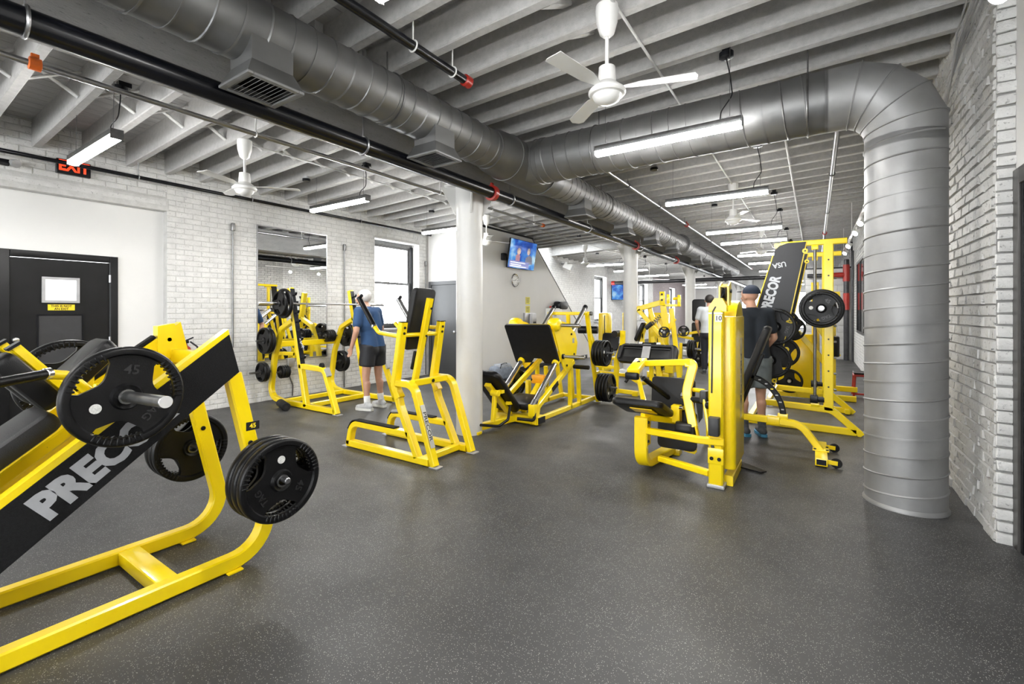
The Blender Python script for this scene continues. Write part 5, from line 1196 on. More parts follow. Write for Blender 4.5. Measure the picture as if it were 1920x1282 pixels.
fbar((-2.72, 1.585), (-2.36, 1.58), 10.0, .06, .05, 'head_bar'); part('end_bracket', MB().box(-2.42, -2.36, 9.95, 10.0, 1.56, 1.80, .006), YEL, T); part('head_roller', MB().cyl((-2.52, 10.0, 1.72), (-2.36, 10.0, 1.74), .03, 12), YEL, T)
part('arm_stop', MB().obox((-3.02, 9.95, 1.14), (.07, 0, .06), (0, .03, 0), (-.03, 0, .035), .006), BLK, T)
part('spring', MB().tube([V(-2.98, 9.98, 1.16) + V(.20, 0, .20) * (k / 40) + V(.03 * cos(k * .9), .03 * sin(k * .9), -.02 * cos(k * .9)) for k in range(41)], .009, 5), DSTEEL, T)
part('seat_pad', MB().cushion(V(-3.23, 10.05, 1.0), (0, .16, 0), V(.09, 0, .20), V(.035, 0, -.016), .05, 4, .02), BLKPAD, T); fbar((-3.19, .98), (-3.16, .62), 10.05, .05, .05, 'pad_post'); fbar((-3.10, 1.20), (-3.24, .72), 10.05, .05, .06, 'pad_back')
part('seat', MB().cushion(V(-3.0, 10.1, .62), (.16, 0, 0), (0, .15, 0), (0, 0, .035), .05, 4, .02), BLKPAD, T); part('handle', MB().tube([(-3.02, 9.9, .70), (-2.86, 9.86, .78)], .018, 10), RUB, T)
part('base', MB().box(-3.10, -2.62, 10.05, 10.50, .0, .13, .01).box(-2.70, -2.52, 10.0, 10.4, .13, .42, .01), YEL, T); part('base_bolt', MB().cyl((-2.92, 10.045, .065), (-2.92, 10.03, .065), .025, 10), BLK, T)
fbar((-2.90, .40), (-2.80, .12), 10.1, .04, .05, 'brace')
GP = 'plates on the lever machine'
plate((-2.685, 9.93, 1.01), (0, -1, 0), 'small black plate at the centre of the crossing-arm machine', GP, .118, .04, 0, True)
plate((-2.36, 10.25, 1.03), (0, -1, 0), 'small black plate behind the rear leg of the crossing-arm machine', GP, .118, .04, 0)
plate((-2.90, 10.3, .24), (0, -1, 0), 'grip plate low behind the base of the crossing-arm machine', GP, .20, .045, 0)
part('lever_horn', MB().cyl((-2.685, 9.90, 1.01), (-2.685, 10.05, 1.01), .02, 10), STEEL, T)
part('side_peg', MB().cyl((-2.45, 10.6, .63), (-2.10, 10.6, .63), .02, 10), STEEL, T); part('side_post', MB().bar([(-2.50, 10.6, .02), (-2.50, 10.6, .75)], .06, .06, Yv), YEL, T)
stack((-2.22, 10.6, .62), (1, 0, 0), 3, 'on the side peg of the crossing-arm machine', GP, .20, .045, 20)

# ---------------------------------------------------------------- 10. low pulley row with plates, far
T = thing('plate_row_machine', 'low yellow plate-loaded machine with one spoked wheel-like plate, far aisle', 'gym machine', (-2.6, 12.7, 0))
def fb(p, q, y=12.65, w=.05, h=.07, nm='frame_bar', r=0): return part(nm, MB().bar([(a, y, b) for a, b in ([p, q] if not isinstance(q, list) else [p] + q)], w, h, Yv, r), YEL, T)
fb((-3.05, .82), (-2.38, .95), nm='lever_arm'); fb((-2.38, .96), (-2.28, .55), nm='lever_drop'); fb((-2.70, .05), (-2.58, .75), nm='post', h=.12); fb((-2.75, .42), [(-2.45, .44), (-2.36, .25)], nm='curved_arm', r=.1); fb((-2.95, .06), (-2.35, .04), nm='base_rail'); fb((-3.05, .80), (-2.60, .72)); fb((-2.15, .02), (-2.2, .62), y=12.9, nm='rear_post')
part('label_plate', MB().obox((-2.57, 12.60, .73), V(.075, 0, .015), (0, .006, 0), V(-.015, 0, .075)), BLK, T); part('seat_pad', MB().cushion(V(-2.8, 12.9, .55), (.2, 0, 0), (0, .15, 0), (0, 0, .04), .05, 4, .02), BLKPAD, T); part('chest_roller', MB().lathe([(.03, 0), (.10, .01), (.10, .24), (.03, .25)], (-2.33, 12.55, .63), (0, 1, 0), 18), BLKPAD, T)
plate((-2.515, 12.52, .235), (0, -1, 0), 'black three-hole plate standing low on the far row machine', 'plates on the far row machine', .215, .05, 0, True)
part('load_horn', MB().cyl((-2.515, 12.46, .235), (-2.515, 12.7, .235), .022, 10), STEEL, T)

# 11. far selectorised machines
T = thing('leg_extension_machine', 'far yellow leg extension with black thigh rollers beside the stair wall', 'gym machine', (-4.2, 10.2, 0))
part('weight_tower', MB().cushion((-4.30, 10.62, .72), (.13, 0, 0), (0, .16, 0), (0, 0, .70), .06, 4, .03), YPLAIN, T); part('tower_slot', MB().box(-4.26, -4.24, 10.455, 10.465, .4, 1.36), BLK, T)
part('back_pad', MB().cushion(V(-4.02, 10.25, .74), (.20, 0, 0), V(0, .06, .2), V(0, -.045, .012), .06, 4, .02), GREYPAD, T); part('seat_pad', MB().cushion(V(-4.1, 9.9, .50), (.20, 0, 0), (0, .2, 0), (0, 0, .04), .06, 4, .02), BLKPAD, T)
part('seat_frame', MB().bar([(-4.05, 9.70, .43), (-4.05, 10.5, .43)], .06, .07, (1, 0, 0)).bar([(-4.05, 9.9, .43), (-4.05, 9.9, .03)], .06, .07, (1, 0, 0)).bar([(-4.2, 9.7, .04), (-4.2, 10.7, .04)], .06, .06, (1, 0, 0)), YEL, T)
part('thigh_roller', MB().lathe([(.02, 0), (.09, .01), (.09, .20), (.03, .21), (.03, .27), (.09, .28), (.09, .46), (.02, .47)], (-4.62, 9.75, 1.03), (1, .2, .0), 16), BLKPAD, T); part('roller_arm', MB().bar([(-4.38, 9.80, 1.12), (-4.30, 9.95, .70), (-4.15, 10.1, .46)], .05, .06, (1, .2, 0), .1), YEL, T)
part('side_handle', MB().tube([(-3.86, 9.95, .50), (-3.84, 9.9, .64), (-3.90, 9.75, .62)], .018, 10, .04), RUB, T)
for (nm, lb, x, y, w_) in (('weight_tower_machine', 'pale yellow weight tower behind the crossing-arm machine', -3.55, 12.6, .26), ('pulldown_machine', 'pale yellow weight tower half hidden behind the second column', -4.75, 13.6, .16)):
    T = thing(nm, lb, 'gym machine', (x, y, 0))
    part('shroud', MB().cushion((x, y, .72), (w_, 0, 0), (0, .14, 0), (0, 0, .70), .06, 4, .03), YPLAIN, T); part('base', MB().box(x - .35, x + .35, y - .5, y + .2, 0, .08, .01), YEL, T)
    part('seat_pad', MB().cushion(V(x + .1, y - .4, .5), (.18, 0, 0), (0, .18, 0), (0, 0, .04), .05, 4, .02), BLKPAD, T); part('seat_post', MB().bar([(x + .1, y - .4, .46), (x + .1, y - .4, .06)], .07, .07, (1, 0, 0)), YEL, T); part('slot', MB().box(x - .01, x + .01, y - .146, y - .14, .3, 1.3), BLK, T)
T = thing('upright_pad_machine', 'black tall double back pad on a stand behind the white-shirted person', 'gym machine', (-2.6, 12.95, 0))
part('upper_pad', MB().cushion(V(-2.58, 12.9, 1.48), (.17, 0, 0), (0, 0, .30), (0, .05, 0), .07, 4, .03), GREYPAD, T); part('lower_pad', MB().cushion(V(-2.60, 12.9, .92), (.16, 0, 0), (0, 0, .24), (0, .05, 0), .05, 4, .03), GREYPAD, T)
part('stand', MB().bar([(-2.6, 13.0, .02), (-2.6, 13.0, 1.6)], .08, .08, (0, 1, 0)).bar([(-2.9, 13.0, .04), (-2.3, 13.0, .04)], .08, .07, (0, 0, 1)), BLK, T)

# 12. shrouded machine behind the guided bar rack
T = thing('plate_press_machine', 'yellow machine with broad shrouds and diagonal arms behind the guided bar rack', 'gym machine', (-.35, 9.3, 0))
part('front_shroud', MB().cushion((-.55, 9.35, .60), (.24, 0, 0), (0, .05, 0), (0, 0, .46), .06, 4, .02), YPLAIN, T); part('side_shroud', MB().prism([(-.86, 9.2, .08), (-.78, 9.2, .08), (-.66, 9.2, 1.02), (-.80, 9.2, 1.02)], (0, .3, 0)), YPLAIN, T)
def fd(p, q, y, nm='frame_bar', w=.06, h=.09): return part(nm, MB().bar([(p[0], y, p[1]), (q[0], y, q[1])], w, h, Yv), YEL, T)
fd((-.78, 1.10), (-.50, 1.08), 9.15, 'upper_arm'); fd((-.52, 1.08), (-.12, .55), 9.15, 'diagonal_arm'); fd((-.30, 1.30), (.02, .70), 9.3, 'diagonal_arm'); fd((-.30, 1.95), (-.28, .1), 9.4, 'main_post', .07, .11); fd((-.05, 1.75), (-.05, .1), 9.45, 'rear_post'); fd((-.34, 1.72), (.05, 1.74), 9.4, 'head_bar'); fd((-.45, 1.45), (0.0, 1.50), 9.35, 'head_plate', .02, .16)
fd((-.95, .05), (.25, .05), 9.1, 'base_rail'); fd((-.30, .12), (.30, .12), 9.7, 'rear_rail'); fd((-.66, .60), (-.60, .02), 9.05, 'front_leg')
part('seat_pad', MB().cushion(V(-.08, 9.35, .87), (.12, 0, 0), (0, .16, 0), (0, 0, .17), .05, 4, .02), BLKPAD, T); part('cable', MB().cyl((-.28, 9.33, 1.9), (-.28, 9.33, .9), .008, 6), BLK, T)
for z in (1.66, 1.45): part('bolt', MB().cyl((-.30, 9.34, z), (-.30, 9.32, z), .02, 10), BLK, T)
plate((-.32, 9.0, 1.16), (0, -1, 0), 'solid black plate on the arm of the shrouded yellow machine', 'plates on the shrouded machine', .20, .05, 20)
part('arm_horn', MB().cyl((-.62, 8.94, 1.16), (-.62, 9.15, 1.16), .022, 12), STEEL, T)
plate((-.36, 9.0, .28), (0, -1, 0), 'grip plate low beside the shrouded yellow machine', 'plates on the shrouded machine', .20, .05, 60)
part('low_horn', MB().cyl((-.66, 8.94, .28), (-.66, 9.1, .28), .022, 12), STEEL, T)
bpy.data.objects['plate_press_machine'].location.x += .30
T = thing('step_stool', 'red framed step stool with black top behind the duct riser', 'stool', (.72, 9.85, 0))
part('top', MB().cushion(V(.72, 9.85, .40), (.17, 0, 0), (0, .17, 0), (0, 0, .015), .02, 3, .008), RUB, T)
for x in (.57, .87):
    for y in (9.70, 10.0): part('leg', MB().bar([(x, y, .385), (x + (.02 if x > .7 else -.02), y, .0)], .035, .035, (0, 1, 0)), RED, T)
part('rail', MB().bar([(.57, 9.70, .36), (.87, 9.70, .36)], .03, .04, (0, 0, 1)).bar([(.55, 9.70, .05), (.89, 9.70, .05)], .03, .03, (0, 0, 1)).bar([(.57, 10.0, .36), (.87, 10.0, .36)], .03, .04, (0, 0, 1)).bar([(.57, 9.70, .36), (.57, 10.0, .36)], .03, .04, (0, 0, 1)).bar([(.87, 9.70, .36), (.87, 10.0, .36)], .03, .04, (0, 0, 1)), RED, T)

# ---------------------------------------------------------------- things on the stair wall
XS = -5.95
T = thing('wall_television', 'flat television on the white stair wall showing two people on screen', 'television', (XS + .1, 9.2, 2.46))
tz = V(.16, 0, .98).normalized()
TL, ny = V(XS + .13, 9.2, 2.80), V(.98, 0, -.16).normalized()
part('bezel', MB().obox(TL, (0, .585, 0), tz * .338, ny * .022, .004), BLK, T)
def screen():
    m, nt, b = nodes('television_picture'); c = coords(nt)
    n1 = noise(nt, c, 2.6, 3); n2 = noise(nt, c, 9, 2)
    r = ramp(nt, n1, [(.30, (.004, .02, .16)), (.45, (.01, .10, .55)), (.56, (.10, .38, .85)), (.68, (.55, .80, .95))])
    b.inputs['Base Color'].default_value = (.01, .01, .012, 1); b.inputs['Roughness'].default_value = .2
    nt.links.new(r, b.inputs['Emission Color']); b.inputs['Emission Strength'].default_value = .19; return m
sc_ = part('screen', MB().obox(TL + ny * .0225, (0, .575, 0), tz * .328, ny * .001), screen(), T)
def scr(pts, col, st=1.0, nm='picture_shape', h=.0245):
    part(nm, MB().prism([TL + ny * h + V(0, a * .575, 0) + tz * (b * .328) for a, b in pts], ny * .0006), EM(nm + '_' + str(len(bpy.data.materials)), col, st * .19), sc_)
blob = lambda cx, cy, rx, ry, n=14: [(cx + rx * cos(2 * pi * k / n), cy + ry * sin(2 * pi * k / n)) for k in range(n)]
scr([(-.52, -.5), (-.20, -.5), (-.20, -.1), (-.30, .02), (-.42, .0), (-.52, -.12)], (.28, .03, .10), 1.0)
scr(blob(-.33, .20, .14, .25), (.22, .12, .08)); scr(blob(-.31, .14, .09, .17), (.62, .36, .26), h=.0252)
scr([(.22, -.6), (.78, -.6), (.74, -.12), (.56, .05), (.38, -.02), (.24, -.2)], (.006, .016, .10)); scr(blob(.42, .30, .13, .26), (.03, .02, .02)); scr(blob(.40, .22, .09, .18), (.55, .33, .25), h=.0252)
scr([(-.94, -.95), (.55, -.95), (.55, -.48), (-.94, -.48)], (.01, .05, .42), 1.0, 'caption_band', .0256)
for a, b, w_ in ((-.85, -.60, 1.1), (-.85, -.75, .8), (-.85, -.88, 1.2)): scr([(a, b - .035), (a + w_, b - .035), (a + w_, b + .035), (a, b + .035)], (.8, .85, .95), 1.2, 'caption_line', .0264)
part('wall_bracket', MB().box(XS, XS + .09, 9.05, 9.35, 2.70, 2.95).box(XS + .0, XS + .10, 8.48, 8.62, 2.62, 2.78, .02), BLK, T)
T = thing('wall_clock', 'round chrome-rimmed clock below the wall television', 'clock', (XS, 9.05, 2.05))
part('rim', MB().lathe([(.12, 0), (.155, .004), (.16, .03), (.145, .045), (.135, .04), (.135, .02)], (XS, 9.05, 2.19), (1, 0, 0), 32, True, False), CHROME, T)
dl = part('dial', MB().lathe([(.001, .019), (.137, .02), (.137, .023), (.001, .024)], (XS, 9.05, 2.19), (1, 0, 0), 32), WHITE, T)
for k in range(12):
    a = 2 * pi * k / 12; part('hour_mark', MB().obox((XS + .025, 9.05 + .112 * sin(a), 2.19 + .112 * cos(a)), (.0008, 0, 0), V(0, .006 * cos(a), -.006 * sin(a)), V(0, .013 * sin(a), .013 * cos(a))), INK, dl)
for a, l, w_ in ((1.2, .06, .006), (4.6, .095, .004)): part('hand', MB().obox((XS + .028, 9.05 + l / 2 * sin(a), 2.19 + l / 2 * cos(a)), (.001, 0, 0), V(0, w_ * cos(a), -w_ * sin(a)), V(0, l / 2 * sin(a), l / 2 * cos(a))), INK, dl)
for z, w_ in ((1.72, 'upper'), (1.50, 'lower')):
    n_ = solo('wall_notice', MB().box(XS + .001, XS + .004, 9.56, 9.76, z - .09, z + .09), PAPER, '%s of two yellow paper notices above the steel dispenser' % w_, 'notice', 'yellow notices on the stair wall')
    for k in range(4): part('print_line', MB().box(XS + .004, XS + .0046, 9.59, 9.73 - .02 * (k % 2), z + .045 - k * .03, z + .055 - k * .03), GREYPL, n_)
T = thing('towel_dispenser', 'recessed stainless towel dispenser on the stair wall under the notices', 'dispenser', (XS, 9.68, 1.1))
part('body', MB().box(XS, XS + .07, 9.44, 9.94, 1.10, 1.42, .012), STEEL, T); part('bin_box', MB().box(XS + .07, XS + .16, 9.62, 9.84, 1.12, 1.40, .02), LTGREY, T); part('slot', MB().box(XS + .16, XS + .163, 9.66, 9.80, 1.16, 1.20), BLK, T)
T = thing('wall_cabinet', 'white wall cabinet with red beacon on top beside the stair', 'cabinet', (XS, 10.85, .98))
part('body', MB().box(XS, XS + .20, 10.55, 11.12, .98, 1.54, .012), WHITE, T); part('door', MB().box(XS + .20, XS + .212, 10.57, 11.10, 1.0, 1.52, .006), WHITE, T); part('beacon', MB().box(XS + .06, XS + .16, 10.66, 10.80, 1.54, 1.60, .01), RED, T); part('label_panel', MB().box(XS + .212, XS + .214, 10.65, 10.78, 1.32, 1.44), LTGREY, T)
T = thing('wall_speaker', 'black rounded box mounted above the white wall cabinet', 'speaker', (XS, 11.25, 1.5))
part('housing', MB().cushion(V(XS + .12, 11.22, 1.62), (0, .26, 0), (0, 0, .11), (.10, 0, 0), .09, 5, .03), BLK, T); part('front_grille', MB().cushion(V(XS + .225, 11.22, 1.62), (0, .22, 0), (0, 0, .08), (.006, 0, 0), .06, 4, .003), GREYPL, T)
T = thing('wall_television', 'second television edge-on against the far brick wall between windows', 'television', (XL, 19.3, 2.1))
part('bezel', MB().obox((XL + .38, 19.45, 2.30), V(.35, .47, 0), (0, 0, .34), V(.016, -.012, 0), .003), BLK, T); part('screen', MB().obox((XL + .3966, 19.4376, 2.30), V(.342, .459, 0), (0, 0, .325), V(.0008, -.0006, 0)), screen(), T); part('wall_bracket', MB().box(XL, XL + .40, 19.45, 19.57, 2.23, 2.37), BLK, T)
T = thing('wall_heater', 'tilted grey unit heater high on the brick wall past the stair', 'heater', (XL + .3, 14.2, 2.85))
part('housing', MB().obox((XL + .28, 14.3, 3.02), V(.12, .06, -.06), V(-.06, .16, 0), V(.05, .015, .10), .015), WHITE, T); part('front_grille', MB().obox((XL + .40, 14.36, 2.965), V(.004, .002, -.002), V(-.05, .13, 0), V(.04, .012, .08)), LTGREY, T); part('mount', MB().cyl((XL, 14.3, 3.12), (XL + .3, 14.3, 3.12), .02, 8), LTGREY, T)
T = thing('gym_bag', 'grey-blue duffel bag on the floor against the stair wall', 'bag', (-5.62, 7.95, 0))
part('body', MB().cushion(V(-5.60, 8.0, .15), V(.05, .26, 0), V(.14, -.02, 0), (0, 0, .15), .09, 5, .09, 4), M('blue_grey_fabric', (.19, .22, .27), .8, 0, .25, 14, .5, 60), T)
part('flap', MB().cushion(V(-5.58, 8.02, .29), V(.03, .2, 0), V(.11, -.02, 0), (0, 0, .045), .08, 4, .03), M('pale_fabric', (.36, .39, .44), .8, 0, .25, 14, .5, 60), T)
part('strap', MB().bar([(-5.52, 7.80, .12), (-5.50, 7.86, .34), (-5.52, 8.10, .36), (-5.50, 8.18, .10)], .03, .006, (1, .2, 0), .06), BLK, T)
T = thing('fire_extinguisher', 'red fire extinguisher standing by the brick pier behind the sled machine', 'extinguisher', (-7.22, 2.77, .52))
part('cylinder', MB().lathe([(.02, 0), (.07, .004), (.075, .02), (.075, .38), (.06, .43), (.025, .46), (.025, .50)], (-7.30, 2.77, .52), (0, 0, 1), 22), RED, T); part('valve_head', MB().box(-7.33, -7.25, 2.74, 2.80, 1.01, 1.05, .006).tube([(-7.27, 2.77, 1.05), (-7.20, 2.83, 1.09)], .010, 8), BLK, T)
part('lever', MB().tube([(-7.30, 2.75, 1.06), (-7.22, 2.71, 1.11)], .009, 8), CHROME, T); part('hose', MB().tube([(-7.27, 2.82, 1.03), (-7.20, 2.89, .95), (-7.22, 2.87, .7)], .012, 8, .06), BLK, T); part('wall_hook', MB().box(XL, -7.36, 2.73, 2.81, .72, .80), STEEL, T); part('label_patch', MB().lathe([(.0755, .14), (.0758, .14), (.0758, .30), (.0755, .30)], (-7.30, 2.77, .52), (0, 0, 1), 22, False, False), LTGREY, T)
# bare trees outside the first window
for k, (x, y, lb) in enumerate(((-9.6, 8.2, 'thin bare tree seen through the first window'), (-10.6, 9.6, 'second bare tree farther outside the first window'))):
    T = thing('bare_tree', lb, 'tree', (x, y, -2.0)); r_ = random.Random(k + 2)
    part('trunk', MB().tube([(x, y, -2), (x + .05, y + .1, .4), (x - .05, y + .25, 2.4)], .035, 8), M('grey_bark_%d' % k, (.25, .23, .22), .8, 0, .2, 8, .5, 40), T)
    tw = MB()
    for q in range(26):
        z0 = r_.uniform(.2, 2.3); a = r_.uniform(0, 2 * pi); l = r_.uniform(.35, .9); b0 = V(x, y + .12 * z0 / 2.4, z0); e = b0 + V(cos(a) * l * .5, sin(a) * l, l * .9)
        tw.tube([b0, b0.lerp(e, .5) + V(0, 0, .05), e], .008, 5)
        for j in range(2): m_ = b0.lerp(e, r_.uniform(.4, .9)); tw.tube([m_, m_ + V(r_.uniform(-.2, .2), r_.uniform(-.3, .3), r_.uniform(.1, .35))], .005, 4)
    part('twigs', tw, bpy.data.materials['grey_bark_%d' % k], T, kind='stuff')

# ---------------------------------------------------------------- people
def caps(mb, a, b, r0, r1, n=14):
    a, b = V(a), V(b); L = (b - a).length; p = []
    for k in range(5): t = pi / 2 * k / 4; p.append((r0 * sin(t), -r0 * cos(t)))
    for k in range(5): t = pi / 2 * k / 4; p.append((r1 * cos(t), L + r1 * sin(t)))
    return mb.lathe(p, a, b - a, n)
def fuse(mb, name, org, voxel, it=4):
    me = mb.mesh('tmp', org); o = bpy.data.objects.new('tmp', me); COL.objects.link(o)
    r = o.modifiers.new('r', 'REMESH'); r.mode = 'VOXEL'; r.voxel_size = voxel
    s_ = o.modifiers.new('s', 'SMOOTH'); s_.factor = .5; s_.iterations = it
    dg = bpy.context.evaluated_depsgraph_get(); out = bpy.data.meshes.new_from_object(o.evaluated_get(dg)); out.name = name
    bpy.data.objects.remove(o); out.shade_smooth(); return out
SKIN = M('skin', (.52, .29, .20), .5, 0, .08, 9, .06, 90)
SKIN.node_tree.nodes['Principled BSDF'].inputs['Subsurface Weight'].default_value = .08
def person(name, label, loc, head, H, lean, J, cloth, hair, cap=None, look=0.0):
    """J: joints in the body frame (x forward, y to the person's left, z up), for H = 1.8; torso joints are leaned about the hip"""
    T = thing(name, label, 'person', loc); k = H / 1.8; R = Matrix.Rotation(head, 3, 'Z')
    hip = V(0, 0, .95); Lm = Matrix.Rotation(lean, 3, 'Y')
    def W_(p, up=False):
        p = V(p)
        if up: p = hip + Lm @ (p - hip)
        return V(loc) + R @ (p * k)
    sh = [W_((0.0, s_ * .185, 1.46), True) for s_ in (1, -1)]
    el = [W_(J['elbow'][i]) for i in (0, 1)]; wr = [W_(J['wrist'][i]) for i in (0, 1)]; hd = [W_(J['tip'][i]) for i in (0, 1)]
    kn = [W_(J['knee'][i]) for i in (0, 1)]; an = [W_(J['ankle'][i]) for i in (0, 1)]; to = [W_(J['toe'][i]) for i in (0, 1)]
    hp = [W_((0, s_ * .095, .92)) for s_ in (1, -1)]
    nk = W_((.0, 0, 1.50), True); hc = W_((.045, 0, 1.675), True)
    F = R @ Matrix.Rotation(look, 3, 'Z') @ V(1, 0, 0); S = R @ Matrix.Rotation(look, 3, 'Z') @ V(0, 1, 0); U = V(0, 0, 1)
    b = MB()
    def torso(mb, g):
        for z0, z1, y, r0, r1 in ((.90, 1.06, .075, .105, .095), (1.06, 1.22, .07, .095, .098), (1.22, 1.40, .085, .102, .092)):
            for s_ in (1, -1): caps(mb, W_((0, s_ * y, z0), True), W_((.005, s_ * y, z1), True), (r0 + g) * k, (r1 + g) * k)
        for i in (0, 1): caps(mb, W_((.0, 0, 1.43), True), sh[i], (.075 + g) * k, (.062 + g) * k)
    torso(b, 0)
    caps(b, nk, hc - U * .06 * k, .062 * k, .055 * k)
    b.ball(hc + U * .025 * k, .098 * k, 20, 12)
    caps(b, hc + F * .012 * k, hc - U * .065 * k + F * .042 * k, .083 * k, .048 * k)
    caps(b, hc + F * .095 * k + U * .005, hc + F * .118 * k - U * .028 * k, .010 * k, .016 * k, 8)
    for s_ in (1, -1): caps(b, hc + S * .088 * s_ * k + U * .012 * k, hc + S * .092 * s_ * k - U * .03 * k - F * .008, .018 * k, .012 * k, 8)
    caps(b, hc + F * .098 * k - U * .058 * k + S * .02, hc + F * .098 * k - U * .058 * k - S * .02, .010 * k, .010 * k, 8)
    for i in (0, 1):
        caps(b, sh[i], el[i], .056 * k, .043 * k); caps(b, el[i], wr[i], .043 * k, .028 * k)
        d = (hd[i] - wr[i]).normalized(); fw = (R @ V(1, 0, 0)); fw = (fw - d * fw.dot(d)).normalized(); pl_ = d.cross(fw)
        pm = wr[i] + d * .075 * k
        for q in (-.026, -.009, .009, .026): caps(b, wr[i] + d * .02 * k + fw * q * .6 * k, pm + d * .012 * k + fw * q * k, .016 * k, .0135 * k, 8)
        for q, l in ((-.030, .058), (-.010, .072), (.010, .078), (.030, .070)):
            p0 = pm + fw * q * k; p1 = p0 + (d * .55 + pl_ * .06 * (1 if i else -1)) * l * k; p2 = p1 + (d * .42 + pl_ * .22 * (1 if i else -1)) * l * k
            caps(b, p0, p1, .0088 * k, .008 * k, 8); caps(b, p1, p2, .008 * k, .0068 * k, 8)
        t0 = wr[i] + d * .03 * k + fw * .024 * k; caps(b, t0, t0 + (d * .6 + fw * .7) * .045 * k, .0125 * k, .010 * k, 8); caps(b, t0 + (d * .6 + fw * .7) * .045 * k, t0 + (d * .6 + fw * .7) * .045 * k + d * .03 * k, .010 * k, .008 * k, 8)
        caps(b, hp[i], kn[i], .088 * k, .057 * k); caps(b, kn[i], an[i], .055 * k, .037 * k)
        m_ = kn[i].lerp(an[i], .28) - (R @ V(1, 0, 0)) * .016 * k; caps(b, m_, kn[i].lerp(an[i], .5) - (R @ V(1, 0, 0)) * .008 * k, .053 * k, .042 * k)
        caps(b, an[i] - U * .03 * k, to[i], .038 * k, .03 * k)
    body = part('body', fuse(b, 'body', loc, .0095), SKIN, T)
    # clothes
    sm, tm, sock, shoe, sole = cloth['shirt'], cloth['trousers'], cloth['sock'], cloth['shoe'], cloth['sole']
    t = MB(); torso(t, .017); caps(t, nk - U * .03 * k, nk - U * .012 * k, .080 * k, .072 * k)
    for i in (0, 1): caps(t, sh[i], sh[i].lerp(el[i], .66), .074 * k, .066 * k)
    for s_ in (1, -1): caps(t, W_((-.01, s_ * .07, .88)), W_((0, s_ * .07, 1.05), True), .132 * k, .118 * k)
    sh_ = fuse(t, 'shirt', loc, .013, 5); bm = bmesh.new(); bm.from_mesh(sh_)
    bmesh.ops.bisect_plane(bm, geom=bm.verts[:] + bm.edges[:] + bm.faces[:], plane_co=V(0, 0, .935 * k), plane_no=V(0, 0, -1), clear_outer=True); bm.to_mesh(sh_); bm.free(); sh_.shade_smooth()
    part('shirt', sh_, sm, T)
    t = MB()
    for i in (0, 1):
        end = hp[i].lerp(kn[i], cloth['leg']) if cloth['leg'] <= 1 else kn[i].lerp(an[i], cloth['leg'] - 1)
        if cloth['leg'] <= 1: t.lathe([(.05 * k, -.06 * k), (.122 * k, -.03 * k), (.122 * k, 0), (.118 * k, .5 * (end - hp[i]).length), (.114 * k, (end - hp[i]).length), (.06 * k, (end - hp[i]).length)], hp[i], end - hp[i], 20)
        else: caps(t, hp[i], kn[i], .105 * k, .078 * k); caps(t, kn[i], end, .076 * k, .062 * k)
    for s_ in (1, -1): caps(t, W_((-.01, s_ * .065, .88)), W_((0, s_ * .07, .99), True), .124 * k, .112 * k)
    part(cloth.get('tname', 'shorts'), fuse(t, 'shorts', loc, .013, 5), tm, T)
    for i in (0, 1):
        if sock: part('sock', MB().lathe([(.041 * k, 0), (.044 * k, .05 * k), (.048 * k, .15 * k), (.046 * k, .155 * k)], an[i] - U * .03 * k, (kn[i] - an[i]), 18), sock, T)
        d = (to[i] - an[i]); d.z = 0; d.normalize(); c_ = V(an[i].x, an[i].y, loc[2]); w_ = V(-d.y, d.x, 0)
        s2 = MB(); caps(s2, c_ - d * .045 * k + U * .062 * k, c_ + d * .03 * k + U * .07 * k, .045 * k, .044 * k); caps(s2, c_ + d * .03 * k + U * .06 * k, c_ + d * .165 * k + U * .045 * k, .046 * k, .034 * k); caps(s2, an[i] - U * .02 * k, an[i] + U * .02 * k, .05 * k, .048 * k)
        sho = part('shoe', fuse(s2, 'shoe', loc, .009, 3), shoe, T)
        outl = [(-.095, 0), (-.085, .036), (-.03, .043), (.04, .042), (.10, .052), (.165, .045), (.198, .02), (.200, -.01), (.17, -.038), (.10, -.046), (.03, -.040), (-.04, -.042), (-.085, -.034)]
        part('sole', MB().prism([c_ + d * a * k + w_ * e * k + U * .002 for a, e in outl], U * .034 * k), sole, sho)
    # hair or cap
    hm = MB(); hm.ball(hc + U * .034 * k - F * .016 * k, (.104 * k, .104 * k, .104 * k), 20, 12)
    hm2 = fuse(hm, 'hair', loc, .012, 2)
    bm = bmesh.new(); bm.from_mesh(hm2); o_ = hc - V(loc)
    bmesh.ops.bisect_plane(bm, geom=bm.verts[:] + bm.edges[:] + bm.faces[:], plane_co=o_ + F * .045 * k + U * .03 * k, plane_no=(F * .8 - U * .6 if not cap else F * .05 - U * 1.0), clear_outer=True)
    bmesh.ops.bisect_plane(bm, geom=bm.verts[:] + bm.edges[:] + bm.faces[:], plane_co=o_ - U * .05 * k, plane_no=-U, clear_outer=True); bm.to_mesh(hm2); bm.free()
    hm2.shade_smooth(); part('hair' if not cap else 'cap', hm2, hair, T)
    if cap: part('cap_brim', MB().prism([hc + U * .052 * k + F * a * k + S * e * k for a, e in ((.07, .075), (.13, .062), (.165, .03), (.165, -.03), (.13, -.062), (.07, -.075))], U * .006), hair, T)
    for s_ in (1, -1):
        e_ = part('eye', MB().ball(hc + F * .085 * k + S * .033 * s_ * k + U * .012 * k, .011 * k, 10, 6), WHITE, T)
        part('iris', MB().ball(hc + F * .093 * k + S * .033 * s_ * k + U * .012 * k, .005 * k, 8, 5), INK, e_)
    return T
NAVY = M('navy_shirt_fabric', (.020, .062, .155), .85, 0, .12, 7, .35, 30)
BSHORT = M('black_shorts_fabric', (.010, .011, .016), .6, 0, .3, 7, .4, 25)
BTEE = M('black_shirt_fabric', (.008, .012, .018), .85, 0, .2, 7, .35, 30)
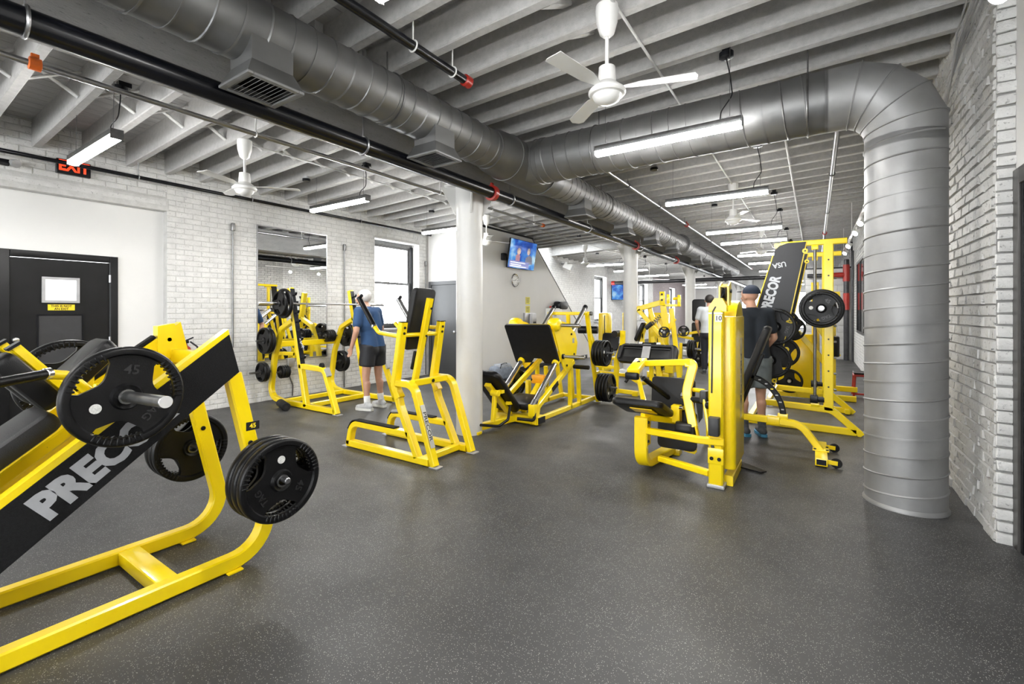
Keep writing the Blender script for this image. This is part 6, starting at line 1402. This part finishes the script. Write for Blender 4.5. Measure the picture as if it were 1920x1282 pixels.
GSHORT = M('grey_shorts_fabric', (.13, .15, .155), .85, 0, .15, 9, .4, 40)
WTEE = M('pale_shirt_fabric', (.50, .53, .57), .85, 0, .06, 7, .35, 30)
DPANT = M('dark_trouser_fabric', (.014, .016, .026), .8, 0, .2, 7, .35, 30)
GHAIR = M('white_grey_hair', (.62, .61, .60), .7, 0, .12, 40, .5, 150)
DHAIR = M('dark_hair', (.018, .014, .012), .6, 0, .2, 40, .5, 150)
CAPM = M('dark_blue_cap', (.012, .020, .040), .8, 0, .15, 20, .3, 90)
SNK = M('grey_sneaker_knit', (.50, .51, .52), .75, 0, .15, 30, .5, 120)
DSNK = M('dark_sneaker', (.05, .055, .06), .6, 0, .3, 20, .4, 80)
SOCK = M('white_sock', (.80, .80, .80), .85, 0, .04, 20, .4, 120)
SOLE = M('white_sole', (.74, .75, .72), .5, 0, .06, 20)
DSOLE = M('blue_sole', (.05, .22, .36), .5, 0, .1, 20)
person('person', 'man with white hair in navy shirt and black shorts standing at the rack', (-5.50, 4.53, 0), pi + .12, 1.80, .20,
       dict(elbow=[(.04, .30, 1.16), (.12, -.30, 1.18)], wrist=[(.12, .31, .93), (.26, -.20, 1.02)], tip=[(.18, .30, .76), (.40, -.14, 1.0)],
            knee=[(.02, .13, .50), (.02, -.13, .50)], ankle=[(-.02, .14, .09), (-.02, -.15, .09)], toe=[(.13, .16, .04), (.13, -.17, .04)]),
       dict(shirt=NAVY, trousers=BSHORT, sock=SOCK, shoe=SNK, sole=SOLE, leg=.66), GHAIR, None, .45)
person('person', 'man in black shirt, dark cap and grey shorts standing behind the number 10 tower', (-.61, 6.03, 0), radians(118), 1.76, .04,
       dict(elbow=[(.02, .27, 1.17), (.06, -.27, 1.17)], wrist=[(.15, .25, .96), (.22, -.20, .98)], tip=[(.27, .22, .86), (.34, -.14, .92)],
            knee=[(.02, .10, .50), (.02, -.10, .50)], ankle=[(-.02, .10, .09), (-.02, -.10, .09)], toe=[(.13, .12, .04), (.13, -.12, .04)]),
       dict(shirt=BTEE, trousers=GSHORT, sock=DSNK, shoe=DSNK, sole=DSOLE, leg=.82), CAPM, True, .5)
person('person', 'person in white shirt and dark trousers far off before the black double pads', (-2.06, 11.44, 0), radians(95), 1.84, .03,
       dict(elbow=[(.02, .27, 1.17), (.06, -.27, 1.17)], wrist=[(.13, .25, .96), (.16, -.22, .96)], tip=[(.22, .22, .82), (.25, -.18, .82)],
            knee=[(.02, .10, .50), (.02, -.10, .50)], ankle=[(-.02, .10, .09), (-.02, -.10, .09)], toe=[(.13, .11, .04), (.13, -.11, .04)]),
       dict(shirt=WTEE, trousers=DPANT, sock=None, shoe=DSNK, sole=DSNK, leg=1.92, tname='trousers'), DHAIR, None, .1)
